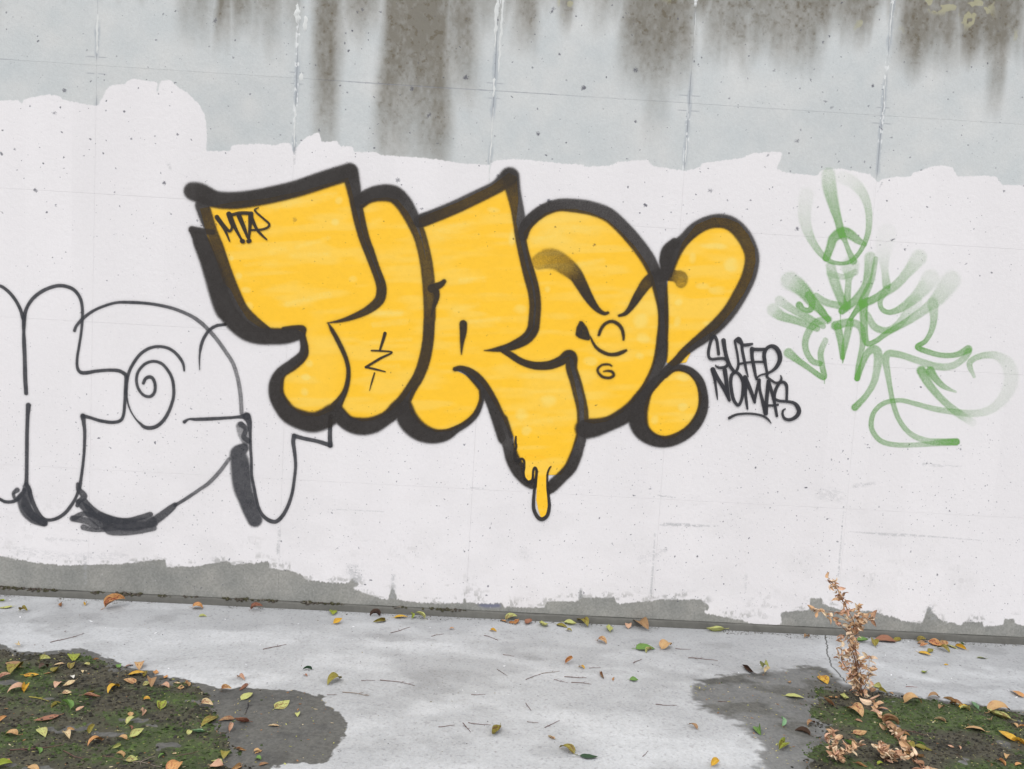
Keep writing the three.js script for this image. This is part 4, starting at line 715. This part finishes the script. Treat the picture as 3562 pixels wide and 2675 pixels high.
const LEAVES = [
  [-2147,104,35,"e",-1],
  [-2081,185,52,"p",-1],
  [-1980,222,45,"o",-1],
  [-1862,117,56,"a",-1],
  [-1764,98,32,"y",-1],
  [-1621,116,88,"a",4],
  [-1251,81,59,"a",1],
  [-1194,176,32,"p",-1],
  [-983,67,54,"r",-1],
  [-1791,598,41,"c",4],
  [-1524,686,75,"e",0],
  [-1610,739,49,"p",4],
  [-1550,750,34,"c",-1],
  [-1494,763,44,"o",1],
  [-1448,743,29,"p",-1],
  [-1431,805,19,"c",-1],
  [-1435,689,20,"t",-1],
  [-1710,776,63,"b",-1],
  [-1678,825,81,"o",1],
  [-1596,855,52,"y",-1],
  [-1527,811,53,"o",4],
  [-1549,837,24,"t",-1],
  [-1588,788,39,"x",-1],
  [-1678,885,35,"k",4],
  [-1443,856,33,"w",0],
  [-1324,739,27,"g",-1],
  [-1291,725,30,"r",-1],
  [-1247,733,59,"t",1],
  [-1227,806,53,"y",0],
  [-1196,802,39,"o",-1],
  [-1166,777,34,"a",-1],
  [-1114,811,29,"a",-1],
  [-1227,868,54,"t",0],
  [-1142,875,66,"b",1],
  [-1154,886,28,"p",-1],
  [-1085,892,42,"k",1],
  [-1051,861,28,"c",-1],
  [-1011,869,38,"t",-1],
  [-1024,898,38,"t",-1],
  [-1580,983,59,"k",-1],
  [-1559,963,46,"y",4],
  [-1465,923,42,"k",1],
  [-1425,917,47,"c",-1],
  [-1402,980,30,"c",4],
  [-1255,944,60,"y",1],
  [-1302,997,59,"k",2],
  [-1325,966,32,"o",-1],
  [-1104,1007,27,"y",-1],
  [-1036,1048,51,"e",1],
  [-1392,1071,35,"o",-1],
  [-1347,1087,48,"g",4],
  [-1301,1087,31,"k",-1],
  [-834,791,39,"k",4],
  [-857,901,42,"t",4],
  [-797,869,52,"r",-1],
  [-768,939,51,"p",0],
  [-886,1024,50,"c",4],
  [-1372,1174,72,"r",0],
  [-1504,1198,25,"a",-1],
  [-1083,1098,40,"k",2],
  [-1113,1121,35,"t",-1],
  [-1092,1165,43,"p",1],
  [-1425,1288,45,"t",1],
  [-1335,1265,54,"p",0],
  [-1252,1275,45,"c",1],
  [-1259,1238,25,"t",-1],
  [-1190,1239,33,"o",4],
  [-1145,1313,53,"a",1],
  [-1037,1248,46,"p",4],
  [-1073,1277,37,"t",-1],
  [-1078,1202,19,"r",-1],
  [-1067,1325,30,"p",-1],
  [-840,1140,65,"o",0],
  [-787,1114,48,"b",0],
  [-729,1138,52,"r",-1],
  [-849,1216,42,"m",4],
  [-752,1180,34,"k",4],
  [-874,1221,25,"p",-1],
  [-1322,1357,32,"g",-1],
  [-1292,1372,32,"g",4],
  [-907,1374,24,"g",-1],
  [-986,1402,35,"p",4],
  [-1035,1373,32,"t",-1],
  [-873,1348,20,"c",-1],
  [-716,1351,48,"o",1],
  [-677,1302,37,"t",-1],
  [-839,1437,66,"a",1],
  [-715,1420,51,"k",4],
  [-729,1392,40,"p",-1],
  [-661,1417,39,"t",-1],
  [-1347,1462,46,"e",-1],
  [-1354,1436,31,"a",-1],
  [-1255,1463,42,"t",-1],
  [-625,1314,24,"t",-1],
  [-625,52,66,"e",0],
  [-580,172,46,"y",4],
  [-395,131,59,"o",-1],
  [-427,65,48,"x",5],
  [-302,68,60,"y",0],
  [-251,59,36,"e",4],
  [-211,67,48,"p",4],
  [219,45,54,"p",4],
  [180,45,36,"a",-1],
  [227,61,36,"a",-1],
  [136,181,29,"y",4],
  [-56,181,23,"a",-1],
  [-604,687,35,"d",4],
  [-481,780,73,"o",1],
  [-626,992,64,"p",0],
  [-555,1058,27,"p",-1],
  [-618,1140,35,"c",0],
  [-599,739,20,"r",-1],
  [147,1119,75,"o",3],
  [-621,1314,24,"t",-1],
  [-608,1358,24,"g",-1],
  [-583,1384,28,"b",-1],
  [244,68,54,"a",-1],
  [300,60,66,"r",3],
  [369,78,72,"p",3],
  [503,45,60,"p",4],
  [461,76,54,"o",-1],
  [565,45,85,"o",1],
  [489,133,30,"o",-1],
  [844,45,103,"b",1],
  [781,45,48,"k",-1],
  [681,94,72,"p",3],
  [1202,45,91,"p",3],
  [628,256,57,"t",1],
  [818,307,85,"g",0],
  [825,329,45,"p",4],
  [916,279,74,"t",1],
  [458,497,43,"a",4],
  [508,540,32,"y",-1],
  [587,613,57,"b",2],
  [630,635,31,"a",2],
  [710,641,36,"g",4],
  [1233,478,81,"x",2],
  [1295,489,59,"p",4],
  [338,1138,31,"c",4],
  [387,1217,60,"o",1],
  [458,1253,55,"d",0],
  [864,1013,37,"b",1],
  [1102,1021,50,"g",4],
  [879,1263,38,"y",4],
  [1308,490,38,"c",-1],
  [1631,73,36,"b",4],
  [1529,545,74,"y",0],
  [1341,723,66,"p",0],
  [1369,590,21,"t",-1],
  [1499,716,40,"a",-1],
  [1542,715,56,"p",3],
  [1448,785,50,"b",4],
  [1533,845,83,"t",1],
  [1210,959,42,"m",4],
  [1319,947,42,"b",1],
  [1265,1015,51,"x",2],
  [1157,1123,66,"e",4],
  [1480,1006,51,"t",0],
  [1517,913,24,"k",-1],
  [1697,634,42,"b",-1],
  [1741,593,47,"p",4],
  [1732,643,36,"o",-1],
  [1770,644,18,"t",-1],
  [1898,88,54,"g",-1],
  [1942,109,66,"o",1],
  [2015,62,103,"r",0],
  [2083,45,55,"o",-1],
  [2209,45,55,"o",1],
  [2185,74,48,"b",-1],
  [2180,116,36,"a",-1],
  [2256,79,67,"a",-1],
  [2311,45,61,"t",0],
  [2256,147,59,"o",1],
  [2135,204,53,"y",0],
  [2179,172,41,"o",-1],
  [2322,94,48,"p",-1],
  [2361,101,54,"y",2],
  [2405,45,27,"g",-1],
  [2393,219,41,"e",0],
  [2175,321,23,"y",-1],
  [2024,422,39,"e",4],
  [2320,596,63,"a",0],
  [1811,737,76,"t",1],
  [1933,667,51,"b",1],
  [1966,722,46,"t",-1],
  [1985,739,45,"b",4],
  [2010,749,50,"y",0],
  [1992,786,40,"p",-1],
  [2058,736,56,"m",2],
  [2134,782,95,"t",1],
  [2109,816,84,"p",3],
  [1846,875,39,"c",-1],
  [1910,763,35,"b",-1],
  [1636,920,57,"b",5],
  [1645,1005,37,"t",2],
  [1613,1004,51,"b",4],
  [1629,1080,50,"o",-1],
  [1661,1106,54,"o",2],
  [1677,1062,32,"g",2],
  [1946,936,66,"t",0],
  [2049,869,39,"c",4],
  [2040,986,65,"y",0],
  [2055,1025,46,"y",4],
  [2129,887,29,"t",-1],
  [2151,896,24,"a",-1],
  [1777,1081,23,"k",-1],
  [1805,1081,18,"k",-1],
  [1403,1102,49,"g",4],
  [1503,1142,49,"t",1],
  [1594,1143,40,"t",2],
  [1616,1164,39,"t",4],
  [1945,1133,36,"t",-1],
  [1905,1174,35,"a",2],
  [1956,1188,31,"a",-1],
  [1386,1231,38,"t",2],
  [1455,1224,26,"e",-1]
];
const tmp = new THREE.Vector3();
function settle(m, sink = 0.0012) {                              // rest a mesh on the ground below it
  m.updateMatrixWorld(true); const p = m.geometry.attributes.position; let low = 9;
  for (let i = 0; i < p.count; i++) { tmp.fromBufferAttribute(p, i).applyMatrix4(m.matrixWorld); low = Math.min(low, tmp.y - groundAt(tmp.x, tmp.z)); }
  m.position.y -= low - 0.0006 + sink * 0;
}
LEAVES.forEach(([x, z, s, k, f], n) => {
  if (f < 0) f = [0, 1, 4, 2, 0, 3, 1, 4][Math.floor(rnd() * 8)];
  const g = FORMS[f][Math.floor(rnd() * FORMS[f].length)], q = 'gdmw'.includes(k) ? 0 : Math.floor(rnd() * 3), m = top('fallen_leaf', g, leafMat(k, q)), L = Math.max(0.014, s / 1000) * 1.12;
  m.scale.set(L, L * rr(0.85, 1.1), L * rr(0.85, 1.1)); m.position.set(x / 1000, 0.02, z / 1000); m.rotation.order = 'YXZ';
  m.rotation.set(f === 2 ? rr(0.5, 0.95) * (rnd() < 0.5 ? -1 : 1) : f === 4 ? rr(0.15, 0.6) : rr(-0.15, 0.25), rr(0, 6.28), f === 4 ? rr(-0.1, 0.5) : rr(-0.12, 0.12));
  settle(m);
  const where = z < 200 ? 'at wall foot ' + below(x / 1000) : inPoly(MOSS_L, x / 1000, z / 1000) ? 'on the mossy mud below the hollow letters' : inPoly(MOSS_R, x / 1000, z / 1000) ? 'on the mossy mud around the dried weeds' : damp(x / 1000, z / 1000) ? 'on the dark damp concrete' : 'on dry concrete ' + below(x / 1000);
  tag(m, `${L > 0.064 ? 'large' : L < 0.033 ? 'small' : 'medium'} ${FORMWORD[f]} ${COLORS[k][1]} leaf ${where}`, 'leaf', 'fallen leaves scattered over the ground');
});

// ---------------------------------------------------------------- twigs
const TWIGS = [
  [-1694,538,-1607,431,"n"],
  [-1513,1021,-1428,1049,"y"],
  [-1376,1380,-1234,1332,"n"],
  [-1217,1366,-1128,1414,"n"],
  [-1085,1383,-1010,1404,"n"],
  [-1010,1404,-883,1434,"g"],
  [-956,1413,-924,1376,"g"],
  [-864,1371,-805,1330,"n"],
  [-750,985,-737,1072,"k"],
  [-328,261,-247,179,"n"],
  [-378,760,-325,749,"n"],
  [-307,747,-167,779,"n"],
  [-432,865,-328,884,"g"],
  [-830,506,-747,446,"n"],
  [-484,892,-449,888,"n"],
  [-54,1096,2,1077,"n"],
  [49,1057,130,1066,"n"],
  [31,1059,60,1123,"n"],
  [53,836,107,829,"n"],
  [177,441,227,454,"n"],
  [152,593,194,655,"n"],
  [-142,278,-87,244,"n"],
  [93,235,157,288,"n"],
  [267,680,332,618,"n"],
  [334,617,411,586,"g"],
  [426,635,517,636,"n"],
  [381,667,436,694,"n"],
  [450,687,530,694,"n"],
  [993,382,1118,399,"n"],
  [760,842,841,844,"n"],
  [957,284,1027,282,"n"],
  [320,1066,379,1008,"n"],
  [260,883,278,942,"n"],
  [1013,793,1049,794,"n"],
  [736,468,780,420,"n"],
  [259,1029,301,1033,"n"],
  [641,1235,667,1195,"n"],
  [538,538,588,532,"n"],
  [1653,963,1729,1004,"n"],
  [1342,784,1356,783,"n"],
  [1771,1123,1778,1176,"n"],
  [1864,574,1913,574,"r"]
];
const twigMats = { n: [lin(92, 68, 62), 'brown'], y: [lin(150, 140, 60), 'yellowish'], g: [lin(128, 116, 106), 'grey'], k: [lin(40, 38, 44), 'black'], r: [lin(120, 66, 52), 'reddish'] };
for (const k in twigMats) twigMats[k][2] = new THREE.MeshStandardMaterial({ name: twigMats[k][1] + ' twig', color: twigMats[k][0].multiplyScalar(1.1), roughness: 0.9 });
function taper(points, r0, r1, seg = 5) {
  const c = new THREE.CatmullRomCurve3(points), n = Math.max(4, points.length * 4), g = new THREE.TubeGeometry(c, n, 1, seg), p = g.attributes.position, ctr = new THREE.Vector3();
  for (let i = 0; i <= n; i++) { c.getPointAt(i / n, ctr); const r = r0 + (r1 - r0) * i / n; for (let j = 0; j <= seg; j++) { const o = i * (seg + 1) + j; tmp.fromBufferAttribute(p, o).sub(ctr).multiplyScalar(r).add(ctr); p.setXYZ(o, tmp.x, tmp.y, tmp.z); } }
  g.computeVertexNormals(); return g;
}
for (const [x0, z0, x1, z1, k] of TWIGS) {
  const pts = [], len = Math.hypot(x1 - x0, z1 - z0) / 1000, r = rr(0.0008, 0.0014) + len * 0.004, bend = rr(-0.06, 0.06) * len, yaw = Math.atan2(z1 - z0, x1 - x0);
  for (let i = 0; i <= 5; i++) { const t = i / 5, o = bend * Math.sin(Math.PI * t) + rr(-0.015, 0.015) * len; pts.push(new THREE.Vector3((x0 + (x1 - x0) * t) / 1000 - Math.sin(yaw) * o, r + rr(0, 0.0018), (z0 + (z1 - z0) * t) / 1000 + Math.cos(yaw) * o)); }
  const gs = [taper(pts, r, r * 0.5)];
  if (len > 0.06) for (let b = 0; b < 1 + len * 12; b++) { const p = pts[1 + Math.floor(rnd() * 4)], a = yaw + rr(0.5, 1.1) * (rnd() < 0.5 ? -1 : 1), l = len * rr(0.08, 0.2); gs.push(taper([p, p.clone().add(new THREE.Vector3(Math.cos(a) * l * 0.5, 0.001, Math.sin(a) * l * 0.5)), p.clone().add(new THREE.Vector3(Math.cos(a) * l, 0.002, Math.sin(a) * l))], r * 0.6, r * 0.3, 4)); }
  const m = top('twig', mergeGeometries(gs), twigMats[k][2]); settle(m);
  const xm = (x0 + x1) / 2000, zm = (z0 + z1) / 2000, where = inPoly(MOSS_L, xm, zm) ? 'on the mossy mud below the hollow letters' : inPoly(MOSS_R, xm, zm) ? 'on the mossy mud around the dried weeds' : damp(xm, zm) ? 'on the dark damp concrete' : 'on dry concrete ' + below(xm);
  tag(m, `thin ${len > 0.11 ? 'long' : 'short'} ${twigMats[k][1]} twig lying ${where}`, 'twig', 'twigs scattered over the ground');
}

// ---------------------------------------------------------------- dried weeds
const WEED = [
  [1627,0],
  [1609,43],
  [1592,96],
  [1579,158],
  [1567,216],
  [1564,274],
  [1556,312],
  [1532,359],
  [1510,396],
  [1488,433],
  [1464,463],
  [1449,474]
], WZ = 695 / 1000, BRANCHES = [
  [[1621,14],[1634,83],[1633,142],[1634,180]],
  [[1561,278],[1578,323],[1579,366],[1585,378]],
  [[1563,235],[1535,272],[1510,295],[1469,331],[1445,330]],
  [[1562,298],[1598,314],[1625,327],[1644,324]],
  [[1594,72],[1554,118],[1531,166],[1525,204]],
  [[1553,316],[1487,342],[1425,348],[1401,347]]
];
const FALLEN = [
  [1633,735],
  [1629,814],
  [1617,900],
  [1605,972],
  [1602,1024],
  [1595,1082],
  [1592,1146],
  [1591,1229],
  [1581,1301]
], CLUMPS = [
  [1318,1200],
  [1492,1193]
];
const stemMat = new THREE.MeshStandardMaterial({ name: 'dry stem', color: lin(142, 104, 80).multiplyScalar(0.7), roughness: 0.9 });
const dryMats = [[230, 202, 172], [216, 180, 142], [200, 162, 124], [176, 136, 106], [234, 212, 180], [222, 182, 154]].map((c, i) => new THREE.MeshStandardMaterial({ name: 'dry weed leaf', color: lin(...c).multiplyScalar(1.12), map: leafTex[i % 2], roughness: 0.8, side: THREE.DoubleSide }));
const dryGeos = [leafGeo({ width: 0.55, fold: 0.55, curl: 0.9, twist: 1.0, q: 21 }), leafGeo({ width: 0.62, fold: 0.7, curl: 1.3, twist: -0.8, q: 22 }), leafGeo({ width: 0.48, fold: 0.4, curl: -0.8, twist: 1.4, q: 23 }), leafGeo({ width: 0.45, fold: 1.1, curl: 0.5, twist: 0.3, q: 24 })];
function dryLeaf(parent, p, dir, len) {
  const m = part('leaf', dryGeos[Math.floor(rnd() * dryGeos.length)], dryMats[Math.floor(rnd() * dryMats.length)], parent);
  m.quaternion.setFromUnitVectors(new THREE.Vector3(1, 0, 0), dir.clone().normalize()).multiply(new THREE.Quaternion().setFromAxisAngle(new THREE.Vector3(1, 0, 0), rr(0, 6.28)));
  m.scale.setScalar(len); m.position.copy(p).addScaledVector(dir.clone().normalize(), len * 0.55); return m;
}
function weed(name, label, base) { const g = new THREE.Group(); g.name = named(name); g.position.copy(base); scene.add(g); return tag(g, label, 'weed', null); }
{
  const base = new THREE.Vector3(WEED[0][0] / 1000, groundAt(WEED[0][0] / 1000, WZ), WZ), w = weed('dried_weed', 'tall upright dried weed with curled tan leaves before the wall', base);
  const loc = (list, d) => list.map(([x, y], i) => new THREE.Vector3(x / 1000 - base.x, Math.max(i ? 0.003 : -0.004, y / 1000 - base.y), (noise(i * 0.8, d) - 0.5) * 0.05 * Math.min(1, i)));
  const main = loc(WEED, 3); part('stem', taper(main, 0.0032, 0.0012, 6), stemMat, w);
  const grow = (pts, n, l0, l1, from = 0.1, up = 0.4, out = 0.006) => { const c = new THREE.CatmullRomCurve3(pts); for (let k = 0; k < n; k++) { const t = from + (1 - from) * (k + rnd()) / n, a = rr(0, 6.28); dryLeaf(w, c.getPointAt(Math.min(1, t)).add(new THREE.Vector3(rr(-out, out), 0, rr(-out, out))), new THREE.Vector3(Math.cos(a), rr(-1, 1) * up, Math.sin(a)), rr(l0, l1)); } };
  for (let k = 0; k < 9; k++) { const a = rr(0, 6.28), top2 = 3 + Math.floor(rnd() * 5), pts = main.slice(0, top2 + 1).map((p, i) => p.clone().add(new THREE.Vector3(Math.cos(a) * 0.007 * Math.sqrt(i) + rr(-0.006, 0.006) * Math.min(1, i), 0, Math.sin(a) * 0.009 * Math.sqrt(i)))); part('stem', taper(pts, 0.0014, 0.0006, 5), stemMat, w); }
  grow(main.slice(0, 8), 190, 0.016, 0.038, 0.02, 1.1, 0.026); grow(main.slice(7), 34, 0.022, 0.042, 0, 1.1, 0.007);
  BRANCHES.forEach((b, i) => { const pts = loc(b, 8 + i); part('branch', taper(pts, 0.0016, 0.0008, 5), stemMat, w); grow(pts, [26, 24, 10, 14, 24, 9][i], 0.022, 0.042, [0.15, 0.15, 0.55, 0.3, 0.2, 0.8][i], 0.9, 0.009); });
}
{
  const base = new THREE.Vector3(FALLEN[0][0] / 1000, groundAt(FALLEN[0][0] / 1000, FALLEN[0][1] / 1000), FALLEN[0][1] / 1000), w = weed('dried_weed', 'long dried weed stem with sparse tan leaves lying on the moss', base);
  const pts = FALLEN.map(([x, z], i) => new THREE.Vector3(x / 1000 - base.x, groundAt(x / 1000, z / 1000) - base.y + 0.006 + 0.012 * noise(i, 4), z / 1000 - base.z));
  part('stem', taper(pts, 0.0018, 0.0034, 6), stemMat, w); const c = new THREE.CatmullRomCurve3(pts);
  for (let k = 0; k < 34; k++) { const t = (k + rnd()) / 34, a = rr(0, 6.28); dryLeaf(w, c.getPointAt(Math.min(1, t)), new THREE.Vector3(Math.cos(a), rr(0.05, 0.5), Math.sin(a)), rr(0.028, 0.055)); }
}
CLUMPS.forEach(([x, z], i) => {
  const base = new THREE.Vector3(x / 1000, groundAt(x / 1000, z / 1000), z / 1000), w = weed('dried_weed', ['low bushy clump of dried orange tan weed on the moss', 'low clump of dried dark tan weed beside the lying stem'][i], base);
  for (let b = 0; b < 9; b++) {
    const a = rr(0, 6.28), l = rr(0.03, 0.075) * (i ? 0.85 : 1), hgt = rr(0.03, 0.085) * (i ? 0.7 : 1), pts = [new THREE.Vector3(rr(-0.01, 0.01), -0.003, rr(-0.01, 0.01)), new THREE.Vector3(Math.cos(a) * l * 0.4, hgt * 0.6, Math.sin(a) * l * 0.4), new THREE.Vector3(Math.cos(a) * l, hgt, Math.sin(a) * l)];
    part('stem', taper(pts, 0.0017, 0.0009, 5), stemMat, w); const c = new THREE.CatmullRomCurve3(pts);
    for (let k = 0; k < 11; k++) { const q = rr(0, 6.28); dryLeaf(w, c.getPointAt(rr(0.25, 1)), new THREE.Vector3(Math.cos(q), rr(-0.1, 0.9), Math.sin(q)), rr(0.016, 0.034)); }
  }
});

renderer.render(scene, camera);
